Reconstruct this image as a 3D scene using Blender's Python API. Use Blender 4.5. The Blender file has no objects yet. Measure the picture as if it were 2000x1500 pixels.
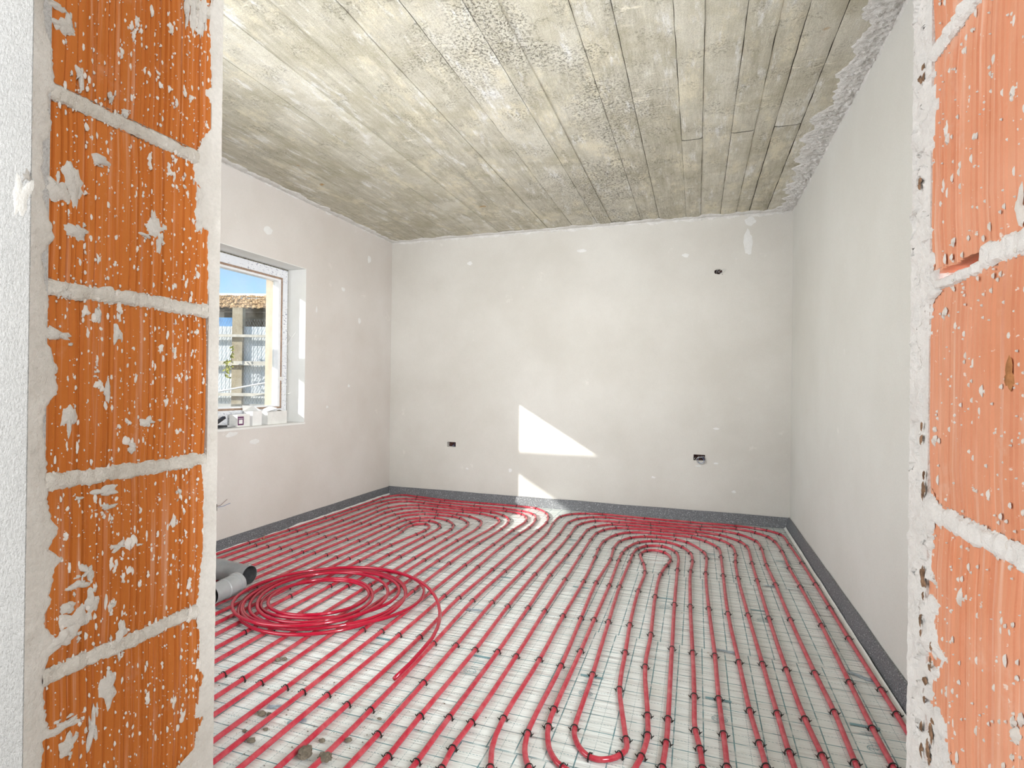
import bpy, bmesh, math, random
from math import sin, cos, pi, radians
from mathutils import Vector, Matrix, noise

# ------------------------------------------------------------------ camera, world, light
S = bpy.context.scene
C = S.collection
CAMZ = 1.12                      # eye height over the floor of the room
cam_d = bpy.data.cameras.new('camera'); cam = bpy.data.objects.new('camera', cam_d); C.objects.link(cam)
yaw, pitch, roll = radians(18.604), radians(0.167), radians(0.699)
R0 = Vector((cos(yaw), sin(yaw), 0)); F0 = Vector((-sin(yaw), cos(yaw), 0)); Z0 = Vector((0, 0, 1))
F1 = F0*cos(pitch) + Z0*sin(pitch); U1 = Z0*cos(pitch) - F0*sin(pitch)
R2 = R0*cos(roll) + U1*sin(roll); U2 = U1*cos(roll) - R0*sin(roll)
M = Matrix((R2, U2, -F1)).transposed().to_4x4(); M.translation = (0, 0, CAMZ)
cam.matrix_world = M
cam_d.sensor_width = 36; cam_d.lens = 1072.4357/2000*36; cam_d.clip_start = 0.02
S.camera = cam
S.view_settings.view_transform = 'Standard'; S.view_settings.look = 'None'
S.view_settings.gamma = 1; S.view_settings.use_curve_mapping = False
S.view_settings.exposure = 1.0

SUN = Vector((0.669, 0.627, -0.398)).normalized()
w = bpy.data.worlds.new('sky'); S.world = w; w.use_nodes = True
wn = w.node_tree; wn.nodes.clear()
sky = wn.nodes.new('ShaderNodeTexSky'); sky.sky_type = 'NISHITA'; sky.sun_disc = False
sky.sun_elevation = radians(23.5); sky.sun_rotation = math.atan2(-SUN.x, -SUN.y)
sky.air_density = 1.0; sky.dust_density = 0.3; sky.ozone_density = 2.5
bg = wn.nodes.new('ShaderNodeBackground'); bg.inputs['Strength'].default_value = 0.12
wo = wn.nodes.new('ShaderNodeOutputWorld')
wn.links.new(sky.outputs[0], bg.inputs['Color']); wn.links.new(bg.outputs[0], wo.inputs['Surface'])

def light(name, kind, loc, to, energy, size=None, color=(1, 1, 1), spread=None):
    d = bpy.data.lights.new(name, kind); o = bpy.data.objects.new(name, d); C.objects.link(o)
    o.location = loc; o.rotation_euler = (Vector(to)-Vector(loc)).to_track_quat('-Z', 'Y').to_euler()
    d.energy = energy; d.color = color
    if kind == 'AREA':
        d.shape = 'RECTANGLE'; d.size, d.size_y = size
        if spread: d.spread = spread
    return o
s = light('sun', 'SUN', (-6, -5, 5), Vector((-6, -5, 5))+SUN, 4.5, color=(1, .95, .88)); s.data.angle = radians(0.53)
light('room_fill', 'AREA', (-1.85, 0.80, 1.35), (.20, 3.6, 1.80), 40, (1.7, 1.9), (.945, .975, 1), radians(115))  # added fill light for the room, no real fixture behind it
light('room_fill_right', 'AREA', (0.47, 0.80, 1.45), (-2.7, 3.5, 1.75), 36, (.40, 1.9), (.965, .985, 1), radians(105))  # second added fill, brightens the left wall from an unseen corner
light('hall_fill_left', 'AREA', (-2.1, -0.75, 1.35), (0.3, 0.6, 1.1), 24, (1.2, 2.0), (1, 1, 1))  # added fill in the hall, brightens the right jamb
light('hall_fill_right', 'AREA', (1.5, -0.9, 1.7), (-0.8, 0.6, 1.1), 22, (1.2, 1.6), (1, .98, .95))  # added fill in the hall, brightens the left jamb

# ------------------------------------------------------------------ helpers
def tag(o, label=None, cat=None, group=None, kind=None):
    if label: o['label'] = label
    if cat: o['category'] = cat
    if group: o['group'] = group
    if kind: o['kind'] = kind
    return o

def obj(name, v, f, m, parent=None, smooth=False, kind=None):
    me = bpy.data.meshes.new(name); me.from_pydata([tuple(p) for p in v], [], f); me.update()
    if smooth: me.polygons.foreach_set('use_smooth', [True]*len(me.polygons))
    if m: me.materials.append(m)
    o = bpy.data.objects.new(name, me); C.objects.link(o)
    if parent: o.parent = parent
    if kind: o['kind'] = kind
    return o

def empty(name, loc=(0, 0, 0), rz=0):
    o = bpy.data.objects.new(name, None); C.objects.link(o); o.location = loc; o.rotation_euler = (0, 0, rz)
    o.empty_display_size = 0.05
    return o

class MB:
    def __init__(s): s.v = []; s.f = []
    def add(s, v, f):
        b = len(s.v); s.v += [Vector(p) for p in v]; s.f += [tuple(i+b for i in q) for q in f]
    def box(s, x0, x1, y0, y1, z0, z1):
        s.add([(x, y, z) for x in (x0, x1) for y in (y0, y1) for z in (z0, z1)],
              [(0, 1, 3, 2), (4, 6, 7, 5), (0, 4, 5, 1), (2, 3, 7, 6), (0, 2, 6, 4), (1, 5, 7, 3)])
    def obox(s, c, ax, ay, az, hx, hy, hz):
        c = Vector(c); ax, ay, az = Vector(ax), Vector(ay), Vector(az)
        s.add([c+ax*hx*i+ay*hy*j+az*hz*k for i in (-1, 1) for j in (-1, 1) for k in (-1, 1)],
              [(0, 1, 3, 2), (4, 6, 7, 5), (0, 4, 5, 1), (2, 3, 7, 6), (0, 2, 6, 4), (1, 5, 7, 3)])
    def tube(s, pts, r, n=10, caps=True, hollow=None):
        pts = [Vector(p) for p in pts]; N = len(pts)
        rad = r if isinstance(r, (list, tuple)) else [r]*N
        t = [(pts[min(i+1, N-1)]-pts[max(i-1, 0)]).normalized() for i in range(N)]
        up = Vector((0, 0, 1)) if abs(t[0].z) < .9 else Vector((1, 0, 0))
        a = t[0].cross(up).normalized(); b = len(s.v)
        for i in range(N):
            a = (a-t[i]*a.dot(t[i])).normalized(); c = t[i].cross(a)
            for k in range(n):
                q = 2*pi*k/n; s.v.append(pts[i]+(a*cos(q)+c*sin(q))*rad[i])
        for i in range(N-1):
            for k in range(n):
                k2 = (k+1) % n; s.f.append((b+i*n+k, b+i*n+k2, b+(i+1)*n+k2, b+(i+1)*n+k))
        if caps:
            s.f.append(tuple(b+k for k in range(n))[::-1]); s.f.append(tuple(b+(N-1)*n+k for k in range(n)))
    def build(s, name, m, parent=None, smooth=False, kind=None): return obj(name, s.v, s.f, m, parent, smooth, kind)

def auto(o, ang=35):
    me = o.data; me.polygons.foreach_set('use_smooth', [True]*len(me.polygons))
    me.set_sharp_from_angle(angle=radians(ang)); return o

def fbm(p, o=3):
    return noise.fractal(Vector(p), 1.0, 2.1, o, noise_basis='PERLIN_ORIGINAL')

# ------------------------------------------------------------------ materials
class N:
    def __init__(s, name):
        s.m = bpy.data.materials.new(name); s.m.use_nodes = True; s.t = s.m.node_tree; s.t.nodes.clear()
        s.o = s.new('ShaderNodeOutputMaterial'); s.p = s.new('ShaderNodeBsdfPrincipled'); s.l(s.p.outputs[0], s.o.inputs[0])
        s.co = s.new('ShaderNodeTexCoord').outputs['Object']
    def new(s, k, **kw):
        n = s.t.nodes.new(k)
        for a, b in kw.items(): setattr(n, a, b)
        return n
    def l(s, a, b): s.t.links.new(a, b)
    def put(s, sock, v):
        if hasattr(v, 'is_output') or isinstance(v, bpy.types.NodeSocket): s.l(v, sock)
        elif isinstance(v, (tuple, list)) and len(v) == 3 and sock.type == 'RGBA': sock.default_value = (*v, 1)
        else: sock.default_value = v
    def map(s, scale=(1, 1, 1), loc=(0, 0, 0), vec=None):
        n = s.new('ShaderNodeMapping'); s.l(vec or s.co, n.inputs[0]); n.inputs['Scale'].default_value = scale; n.inputs['Location'].default_value = loc
        return n.outputs[0]
    def noise(s, scale, detail=4, rough=.55, vec=None):
        n = s.new('ShaderNodeTexNoise'); s.l(vec or s.co, n.inputs['Vector'])
        n.inputs['Scale'].default_value = scale; n.inputs['Detail'].default_value = detail; n.inputs['Roughness'].default_value = rough
        return n.outputs['Fac']
    def voro(s, scale, vec=None, feature='F1', out='Distance'):
        n = s.new('ShaderNodeTexVoronoi', feature=feature); s.l(vec or s.co, n.inputs['Vector']); n.inputs['Scale'].default_value = scale
        return n.outputs[out]
    def ramp(s, fac, a, b):
        n = s.new('ShaderNodeMapRange'); s.l(fac, n.inputs[0]); n.inputs[1].default_value = a; n.inputs[2].default_value = b
        n.clamp = True; return n.outputs[0]
    def mix(s, fac, a, b, mode='MIX'):
        n = s.new('ShaderNodeMix', data_type='RGBA', blend_type=mode)
        s.put(n.inputs[0], fac); s.put(n.inputs[6], a); s.put(n.inputs[7], b); return n.outputs[2]
    def math(s, op, a, b=0.0, c=0.0):
        n = s.new('ShaderNodeMath', operation=op); s.put(n.inputs[0], a); s.put(n.inputs[1], b); s.put(n.inputs[2], c); return n.outputs[0]
    def sep(s, vec=None):
        n = s.new('ShaderNodeSeparateXYZ'); s.l(vec or s.co, n.inputs[0]); return n.outputs
    def bump(s, h, dist, strength=1.0, prev=None):
        n = s.new('ShaderNodeBump'); s.l(h, n.inputs['Height']); n.inputs['Distance'].default_value = dist; n.inputs['Strength'].default_value = strength
        if prev: s.l(prev, n.inputs['Normal'])
        return n.outputs[0]
    def fin(s, col, rough=.8, bump=None, spec=.3, **kw):
        s.put(s.p.inputs['Base Color'], col); s.put(s.p.inputs['Roughness'], rough); s.p.inputs['Specular IOR Level'].default_value = spec
        if bump: s.l(bump, s.p.inputs['Normal'])
        for k, v in kw.items(): s.put(s.p.inputs[k.replace('_', ' ')], v)
        return s.m

def plain(name, col, rough=.6, spec=.4, var=.0, vs=30, **kw):
    n = N(name)
    c = n.mix(n.ramp(n.noise(vs), .35, .65), tuple(x*(1-var) for x in col), tuple(min(1, x*(1+var)) for x in col)) if var else col
    return n.fin(c, rough, None, spec, **kw)

def plaster(name, c1, c2, grain=220, gd=.0012, big=1.2, fine=.12):
    n = N(name)
    big_n = n.ramp(n.noise(big, 5, .6), .35, .66)
    c = n.mix(big_n, c1, c2)
    c = n.mix(n.math('MULTIPLY', n.ramp(n.noise(grain, 3, .7), .3, .7), fine), c, tuple(x*.35 for x in c1))
    patch = n.math('MULTIPLY', n.ramp(n.noise(7, 6, .65), .66, .74), .35)
    c = n.mix(patch, c, tuple(min(1, x*1.25) for x in c2))
    h = n.math('ADD', n.noise(grain, 4, .7), n.math('MULTIPLY', n.noise(9, 3), .001*1.5/gd))
    return n.fin(c, .92, n.bump(h, gd), .15)

m_wall = plaster('wall_plaster', (.60, .575, .53), (.68, .66, .62))
m_wall_l = plaster('wall_plaster_warm', (.63, .585, .545), (.70, .665, .635))
m_wall_r = plaster('wall_plaster_pale', (.62, .61, .57), (.67, .665, .63))
m_stucco = plaster('white_stucco', (.60, .60, .59), (.66, .66, .65), 210, .006, 3, .30)
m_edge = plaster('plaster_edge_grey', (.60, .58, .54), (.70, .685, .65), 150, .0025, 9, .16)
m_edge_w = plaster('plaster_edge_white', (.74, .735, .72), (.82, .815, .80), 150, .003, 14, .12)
m_mortar = plaster('joint_mortar', (.63, .60, .54), (.77, .75, .70), 190, .004, 25, .22)
m_splat = plaster('mortar_splash', (.68, .65, .60), (.78, .76, .73), 250, .001, 30, .10)
m_reveal = plaster('reveal_plaster', (.74, .74, .71), (.80, .80, .78), 180, .0012, 3, .06)
m_fillet = plaster('ceiling_fillet', (.72, .70, .66), (.86, .845, .82), 120, .008, 12, .2)

def clay(name, c1, c2, dust):
    n = N(name)
    oi = n.new('ShaderNodeObjectInfo').outputs['Random']
    c = n.mix(n.ramp(n.noise(6, 4, .6), .3, .7), c1, c2)
    c = n.mix(n.math('MULTIPLY', oi, .35), c, tuple(x*.8 for x in c1))
    v = n.map((1, 160, 3)); st = n.ramp(n.noise(1, 4, .6, v), .55, .75)
    c = n.mix(n.math('MULTIPLY', st, dust), c, (.80, .62, .50))
    spk = n.ramp(n.noise(130, 3, .6), .68, .72)
    c = n.mix(n.math('MULTIPLY', spk, .8), c, (.78, .72, .65))
    film = n.ramp(n.noise(14, 5, .65), .60, .78)
    c = n.mix(n.math('MULTIPLY', film, dust*.6), c, (.78, .66, .56))
    return n.fin(c, .72, n.bump(n.noise(260, 3), .0006), .3)
m_clay_l = clay('fired_clay', (.47, .135, .018), (.54, .17, .032), .30)
m_clay_r = clay('fired_clay_lit', (.68, .275, .145), (.77, .40, .265), .65)  # paler, dustier copy: the right jamb's brighter light put into the clay colour
m_clay_dk = plain('hollow_shade_clay', (.24, .15, .095), .95, .1, .4, 120)  # clay tone with the darkness of a recess painted in
m_clay_raw = plain('broken_clay', (.36, .165, .07), .95, .1, .3, 90)

# shuttered concrete of the ceiling, one tint per board mark
n = N('board_marked_concrete')
oi = n.new('ShaderNodeObjectInfo').outputs['Random']
st = n.ramp(n.noise(1, 8, .75, n.map((26, 3.2, 1))), .32, .68)
c = n.mix(st, (.40, .37, .285), (.68, .65, .55))
c = n.mix(n.math('MULTIPLY', n.ramp(oi, .30, 1), .65), c, (.70, .67, .575))
c = n.mix(n.math('MULTIPLY', n.ramp(n.noise(3.6, 7, .72), .44, .64), .65), c, (.41, .375, .265))
c = n.mix(n.math('MULTIPLY', n.ramp(n.noise(6.5, 7, .7, n.map((1, .45, 1), (5, 1, 0))), .52, .64), .7), c, (.74, .68, .52))
tr_ = n.ramp(n.noise(1, 5, .7, n.map((6, 34, 1), (1, 7, 0))), .60, .66)
c = n.mix(n.math('MULTIPLY', tr_, n.math('MULTIPLY', n.ramp(n.noise(2.2, 2), .52, .60), .8)), c, (.80, .75, .62))
lime = n.ramp(n.noise(1, 9, .78, n.map((15, 3.4, 1), (3, 5, 0))), .545, .66)
c = n.mix(n.math('MULTIPLY', lime, .85), c, (.80, .795, .77))
xs = n.sep()
zone = n.math('MULTIPLY', n.ramp(n.math('ABSOLUTE', n.math('ADD', xs[0], .72)), .62, .1), n.ramp(n.noise(2.1, 3), .42, .56))
pit = n.ramp(n.noise(85, 6, .8), .53, .60)
pitf = n.math('MULTIPLY', pit, n.math('ADD', n.math('MULTIPLY', zone, .75), n.math('MULTIPLY', n.ramp(n.noise(7, 4), .5, .62), .35)))
c = n.mix(pitf, c, (.14, .122, .09))
wht = n.math('MULTIPLY', n.ramp(n.noise(110, 3, .6), .56, .64), n.math('MULTIPLY', zone, .6))
c = n.mix(wht, c, (.75, .73, .69))
spk = n.ramp(n.noise(230, 3, .7), .30, .70)
c = n.mix(.45, c, n.mix(spk, tuple([.55]*3), tuple([1.35]*3)), 'MULTIPLY')
rust = n.ramp(n.noise(5.5, 2, .5, n.map((1, 1, 1), (9.2, 2, 0))), .755, .80)
c = n.mix(rust, c, (.42, .22, .05))
hh = n.math('ADD', n.math('MULTIPLY', st, .6), n.math('MULTIPLY', pitf, -.8))
hh = n.math('ADD', hh, n.math('MULTIPLY', n.noise(160, 5, .75), .7))
m_ceil = n.fin(c, .9, n.bump(hh, .005), .15)
m_slab = plain('slab_concrete', (.12, .11, .09), .95, .1, .3, 20)

# printed insulation film: white foil with a blue green grid
def film_mat(name, dx, dy):
    n = N(name); s = n.sep()
    PX, PY = .0914, .0925
    def lines(sock, ph, P, half_w):
        a = n.math('ABSOLUTE', n.math('SUBTRACT', n.math('FRACT', n.math('MULTIPLY_ADD', sock, 1/P, -ph/P+200.5)), .5))
        return n.ramp(a, half_w/P*1.25, half_w/P*.75)
    L1 = n.math('MAXIMUM', lines(s[0], .0425+dx, PX, .0020), lines(s[1], 1.872+dy, PY, .0018))
    dash = n.ramp(n.math('FRACT', n.math('MULTIPLY', n.math('ADD', s[0], n.math('MULTIPLY', s[1], 1.0)), 90)), .30, .34)
    L2 = n.math('MAXIMUM', lines(s[0], .0425+dx+PX/2, PX, .0008), lines(s[1], 1.872+dy+PY/2, PY, .0012))
    L2 = n.math('MULTIPLY', L2, n.math('MULTIPLY', dash, .8))
    ln = n.math('MULTIPLY', n.math('MAXIMUM', L1, L2), n.ramp(n.noise(18, 3), .25, .5))
    c = n.mix(n.ramp(n.noise(5, 4), .35, .65), (.66, .70, .675), (.73, .765, .745))
    dirt = n.math('MULTIPLY', n.ramp(n.noise(3.2, 6, .7), .58, .72), .30)
    c = n.mix(dirt, c, (.52, .45, .34))
    c = n.mix(n.math('MULTIPLY', ln, .95), c, (.07, .20, .225))
    wr = n.noise(1, 4, .6, n.map((7, 62, 1))); wr2 = n.noise(6, 3, .6)
    wr3 = n.noise(1, 3, .5, n.map((3, 24, 1), (4, 4, 0))); b = n.bump(wr, .0042); b = n.bump(wr3, .013, 1, b); b = n.bump(wr2, .006, 1, b)
    return n.fin(c, n.math('MULTIPLY_ADD', n.noise(12, 3), .20, .06), b, .7)
m_film = [film_mat('printed_film', 0, 0), film_mat('printed_film_shifted', -.010, .004)]
m_print = plain('film_print', (.16, .30, .33), .4, .4)
m_foam = None
n = N('grey_edge_foam')
c = n.mix(n.ramp(n.voro(170), .1, .55), (.21, .22, .235), (.11, .115, .125))
c = n.mix(n.math('MULTIPLY', n.ramp(n.noise(160, 2), .60, .66), .7), c, (.62, .63, .66))
m_foam = n.fin(c, .38, n.bump(n.voro(170), .0025), .5)
m_flap = plain('film_flap', (.78, .79, .76), .25, .5, .06, 12)
n = N('red_pex')
c = n.mix(n.ramp(n.noise(8, 4), .3, .7), (.40, .010, .032), (.48, .028, .05))
c = n.mix(n.math('MULTIPLY', n.ramp(n.noise(22, 5, .7), .42, .70), .38), c, (.58, .20, .21))
m_pipe = n.fin(c, n.math('MULTIPLY_ADD', n.noise(30), .18, .10), n.bump(n.noise(40, 3), .0003), .6)
m_coil = plain('red_pex_clean', (.35, .003, .024), .14, .6, .10, 9)
m_clip = plain('black_plastic', (.012, .011, .010), .45, .4)
n = N('grey_pvc')
c = n.mix(n.ramp(n.noise(12, 5), .35, .7), (.20, .208, .212), (.28, .288, .29))
m_pvc = n.fin(c, .33, n.bump(n.noise(40), .0004), .5)
m_pvc_lit = plain('grey_pvc_lit', (.33, .34, .345), .3, .5, .08, 14)  # same grey plastic, the nearer piece's stronger light put into the colour
m_pvc_in = plain('grey_pvc_inside', (.085, .088, .092), .6, .3, .2, 40)
m_crumb = plaster('mortar_crumb', (.20, .17, .13), (.40, .35, .27), 260, .006, 60, .5)
m_tape = plain('silver_tape', (.26, .33, .38), .28, .6, .35, 60)
m_dark = plain('hole_shade', (.03, .026, .022), .95, .1)  # painted shade for the inside of a hole
m_woodchip = plain('wood_chip', (.42, .30, .18), .9, .1, .3, 90)

# window
n = N('frame_film')
c = n.mix(n.ramp(n.noise(9, 3), .3, .7), (.72, .74, .78), (.80, .81, .83))
ink = n.math('MULTIPLY', n.ramp(n.noise(1, 5, .8, n.map((45, 45, 75))), .555, .60), n.ramp(n.noise(9, 2), .40, .52))
c = n.mix(n.math('MULTIPLY', ink, .85), c, (.10, .11, .22))
m_frame = n.fin(c, .35, n.bump(n.noise(25, 4), .002), .4)
m_bead = plain('white_pvc', (.80, .81, .83), .25, .5, .04)
m_gasket = plain('brown_gasket', (.34, .235, .17), .5, .3, .2, 40)
m_gap = plain('gap_foam', (.20, .19, .15), .9, .1, .6, 60)
m_beige = plain('beige_outer_reveal', (.46, .39, .31), .9, .1, .08, 14)
n = N('window_glass'); t = n.t
gl = n.new('ShaderNodeBsdfGlossy'); gl.inputs['Roughness'].default_value = .03
tr = n.new('ShaderNodeBsdfTransparent'); tr.inputs[0].default_value = (.95, .97, .97, 1)
df = n.new('ShaderNodeBsdfDiffuse'); df.inputs[0].default_value = (.85, .86, .86, 1)
lw = n.new('ShaderNodeLayerWeight'); fr = n.math('MULTIPLY_ADD', n.math('POWER', lw.outputs['Facing'], 4.0), .4, .035)
mx = n.new('ShaderNodeMixShader'); n.l(fr, mx.inputs[0]); n.l(tr.outputs[0], mx.inputs[1]); n.l(gl.outputs[0], mx.inputs[2])
mx2 = n.new('ShaderNodeMixShader'); n.put(mx2.inputs[0], n.math('MULTIPLY', n.ramp(n.noise(5, 5), .4, .75), .10)); n.l(mx.outputs[0], mx2.inputs[1]); n.l(df.outputs[0], mx2.inputs[2])
n.l(mx2.outputs[0], n.o.inputs[0]); m_glass = n.m
m_thread = plain('loose_film_thread', (.80, .80, .78), .4, .4)
m_paper = plain('white_paper', (.78, .78, .77), .8, .2, .03)
m_card = plain('white_card', (.74, .735, .71), .8, .2, .05)
m_purple = plain('purple_print', (.12, .03, .10), .6, .3)
m_black = plain('black_tool', (.02, .02, .024), .4, .5)
m_steel = plain('tool_steel', (.45, .45, .46), .3, .6)
# outdoors
m_post = plaster('weathered_concrete_post', (.36, .30, .20), (.52, .45, .34), 60, .01, 6, .3)
m_rail = plain('grey_timber', (.56, .53, .47), .9, .1, .18, 9)
m_board = plain('white_sheet_metal', (.78, .82, .85), .5, .3, .10, 3)
m_wire = plain('fence_wire', (.22, .25, .27), .5, .5)
m_blue = plain('blue_sheet', (.10, .28, .55), .5, .3, .2, 4)
n = N('old_roof_tile')
c = n.mix(n.ramp(n.noise(6, 5, .7), .3, .7), (.20, .115, .06), (.60, .42, .24))
m_tile = n.fin(c, .9, n.bump(n.noise(20), .02), .1)
m_timber = plain('dark_timber', (.16, .135, .10), .95, .1, .4, 5)
m_leaf = plain('vine_leaf', (.36, .36, .07), .7, .3, .4, 20)
m_ground = plain('bare_ground', (.34, .30, .24), 1, .05, .3, 2)
m_render = plain('outer_render', (.62, .60, .56), .95, .1, .05)
m_grey = plain('grey_blockwork', (.42, .42, .41), .95, .1, .12, 4)
m_screed = plain('screed', (.36, .34, .31), .95, .1, .1)
m_wires = [plain('wire_brown', (.13, .05, .03), .5), plain('wire_blue', (.10, .18, .38), .5), plain('wire_white', (.66, .66, .64), .5), plain('wire_grey', (.25, .25, .27), .5)]
m_box_in = plain('box_shell', (.05, .018, .014), .7, .3, .4, 80)

# ------------------------------------------------------------------ room shell
XL, XR, YB, ZC = -2.958, .721, 4.906, 2.567
WY0, WY1, WZ0, WZ1 = 2.10, 3.615, .807, 2.03      # window opening in the left wall
rng = random.Random(7)
HOLLOWS = [(.720, .865), (.715, .887), (.691, .826), (.708, .801), (.688, .769), (.714, .742), (.697, .736), (.737, 1.359), (.738, 1.470), (.730, 1.483), (.715, .917), (.714, 1.016), (.725, 1.065)]

def holed(mb, axis, c0, c1, u, v, holes):
    """slab between c0 and c1 along axis ('x' or 'y'), spanning u (horizontal) and z, with rectangular through holes"""
    us = sorted(set([u[0], u[1]]+[h[0] for h in holes]+[h[1] for h in holes])); vs = sorted(set([v[0], v[1]]+[h[2] for h in holes]+[h[3] for h in holes]))
    P = (lambda c, a, z: (c, a, z)) if axis == 'x' else (lambda c, a, z: (a, c, z))
    inside = lambda a, z: any(h[0] < a < h[1] and h[2] < z < h[3] for h in holes)
    for i in range(len(us)-1):
        for j in range(len(vs)-1):
            if inside((us[i]+us[i+1])/2, (vs[j]+vs[j+1])/2): continue
            for cc in (c0, c1):
                mb.add([P(cc, us[i], vs[j]), P(cc, us[i+1], vs[j]), P(cc, us[i+1], vs[j+1]), P(cc, us[i], vs[j+1])], [(0, 1, 2, 3)])
    for a0, a1, b0, b1 in [(u[0], u[1], v[0], v[1])]+list(holes):
        q = [(a0, b0), (a1, b0), (a1, b1), (a0, b1)]
        for k in range(4):
            (p, r), (p2, r2) = q[k], q[(k+1) % 4]
            mb.add([P(c0, p, r), P(c0, p2, r2), P(c1, p2, r2), P(c1, p, r)], [(0, 1, 2, 3)])

b = MB(); b.box(-3.31, .95, .472, 5.15, -.25, -.046); floor = b.build('floor', m_screed); tag(floor, kind='structure')
b = MB(); b.box(-3.31, .95, .472, 5.15, ZC+.010, ZC+.20); ceiling = b.build('ceiling', m_slab); tag(ceiling, kind='structure')
HOLES = [(-2.314, -2.223, .514, .561), (-.020, .072, .506, .556), (.122, .196, 2.070, 2.118)]
b = MB(); holed(b, 'y', YB, 5.12, (-3.31, .95), (-.15, 2.62), [h for h in HOLES]); wall_back = b.build('wall_back', m_wall); tag(wall_back, kind='structure')
b = MB(); holed(b, 'x', XL, -3.20, (.60, YB), (-.15, 2.62), [(WY0, WY1, WZ0, WZ1)]); wall_left = b.build('wall_left', m_wall_l); tag(wall_left, kind='structure')
b = MB(); holed(b, 'x', -3.20, -3.31, (-2.0, 5.12), (-.40, 3.0), [(WY0+.03, WY1-.045, WZ0+.02, 1.97)]); o = b.build('trim_1', m_beige); tag(o, kind='structure')
b = MB(); b.box(XR, .95, .60, YB, -.15, 2.62); wall_right = b.build('wall_right', m_wall_r); tag(wall_right, kind='structure')
# smooth white reveal lining of the window niche
b = MB(); d = .004
b.box(-3.13, XL+.002, WY1-d, WY1, WZ0, WZ1); b.box(-3.13, XL+.002, WY0, WY0+d, WZ0, WZ1)
b.box(-3.13, XL+.002, WY0, WY1, WZ1-d, WZ1)
o = b.build('reveal_lining', m_reveal, wall_left)
b = MB(); b.box(-3.13, XL+.006, WY0-.01, WY1+.004, WZ0-.012, WZ0+.003); o = b.build('window_sill', m_reveal, wall_left)

# plaster smears on walls: thin raised patches, real relief
def blob(mb, c, ax, ay, az, rx, ry, h, seed, n=14, ragged=.35, rings=3):
    c = Vector(c); ax = Vector(ax); ay = Vector(ay); az = Vector(az); r = random.Random(seed); ph = r.random()*100
    base = len(mb.v); mb.v.append(c+az*h)
    for k in range(1, rings+1):
        t = k/rings
        for i in range(n):
            a = 2*pi*i/n
            rr = t*(1+ragged*noise.noise(Vector((cos(a)*1.3+ph, sin(a)*1.3, ph)))*1.6+ragged*.5*(r.random()-.5)*(k == rings))
            mb.v.append(c+ax*cos(a)*rx*rr+ay*sin(a)*ry*rr+az*(h*(1-t**2.2)*(.8+.4*r.random()) if k < rings else -.0006))
    for i in range(n): mb.f.append((base, base+1+i, base+1+(i+1) % n))
    for k in range(rings-1):
        for i in range(n):
            i2 = (i+1) % n; a = base+1+k*n; mb.f.append((a+i, a+n+i, a+n+i2, a+i2))
X, Y, Z = Vector((1, 0, 0)), Vector((0, 1, 0)), Vector((0, 0, 1))
b = MB()
for i, (x, z, rx, rz) in enumerate([(.39, 2.33, .035, .12), (.40, 2.50, .05, .04), (-.10, 2.25, .03, .02), (.16, .78, .03, .008), (.02, .46, .03, .007), (.16, .49, .02, .01), (-1.66, .32, .022, .02), (-1.55, .27, .02, .01), (-2.1, .31, .02, .01), (-.35, .34, .02, .01), (-1.0, 2.35, .05, .015), (-2.1, 2.3, .03, .02), (.3, .26, .02, .012)]):
    blob(b, (x, YB, z), X, Z, -Y, rx, rz, .0015, 100+i)
o = b.build('plaster_smear', m_edge_w, wall_back, True, 'stuff')
b = MB()
for i, (y, z, ry, rz) in enumerate([(3.35, 1.15, .03, .012), (4.1, 1.95, .03, .02), (4.35, 1.70, .02, .03), (4.5, 2.30, .03, .04), (3.2, 2.22, .05, .03), (3.9, .92, .02, .012), (3.1, .70, .05, .02), (2.9, .77, .06, .02), (4.2, 1.1, .02, .015), (3.75, 1.72, .015, .03)]):
    blob(b, (XL, y, z), Y, Z, X, ry, rz, .0015, 200+i)
o = b.build('plaster_smear', m_edge_w, wall_left, True, 'stuff')

# ------------------------------------------------------------------ ceiling: one slab strip per shutter board
edges = [-2.96, -2.57, -2.25, -2.02, -1.79, -1.55, -1.31, -1.08, -.85, -.73, -.475, -.32, -.10, .015, .17, .29, .39, .525, .725]
def strip(x0, x1, y0, y1, zoff, seed):
    nx = 7; ny = int((y1-y0)/.045); v = []; f = []; gap = rng.choice([.0003, .0008, .0020, .0030])
    for j in range(ny+1):
        y = y0+(y1-y0)*j/ny
        for i in range(nx+1):
            t = i/nx; g = max(.0002, gap+.0030*noise.noise(Vector((seed*3.1, y*9, 0))))
            xx = x0+g+(x1-x0-2*g)*t
            e = min(t, 1-t)
            z = ZC+zoff+.0022*fbm((xx*6, y*3, seed), 3)+(.004+.003*noise.noise(Vector((y*14, seed, t*3))) if e < .02 else 0)
            v.append((xx, y, z))
        v.append((x1, y, ZC+.016)); v.append((x0, y, ZC+.016))
    m = nx+3
    for j in range(ny):
        for i in range(m-1): f.append((j*m+i, j*m+i+1, (j+1)*m+i+1, (j+1)*m+i))
    o = obj('concrete_strip', v, f, m_ceil, ceiling); auto(o, 50)
for i in range(len(edges)-1):
    zo = rng.uniform(-.005, .004)
    if edges[i] > -.4 and i % 2 == 0:
        ys = 3.33+rng.uniform(-.03, .03)
        strip(edges[i], edges[i+1], .735, ys-.003, zo, i); strip(edges[i], edges[i+1], ys+.003, YB, zo+rng.uniform(-.003, .003), i+40)
    else: strip(edges[i], edges[i+1], .735, YB, zo, i)

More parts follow.
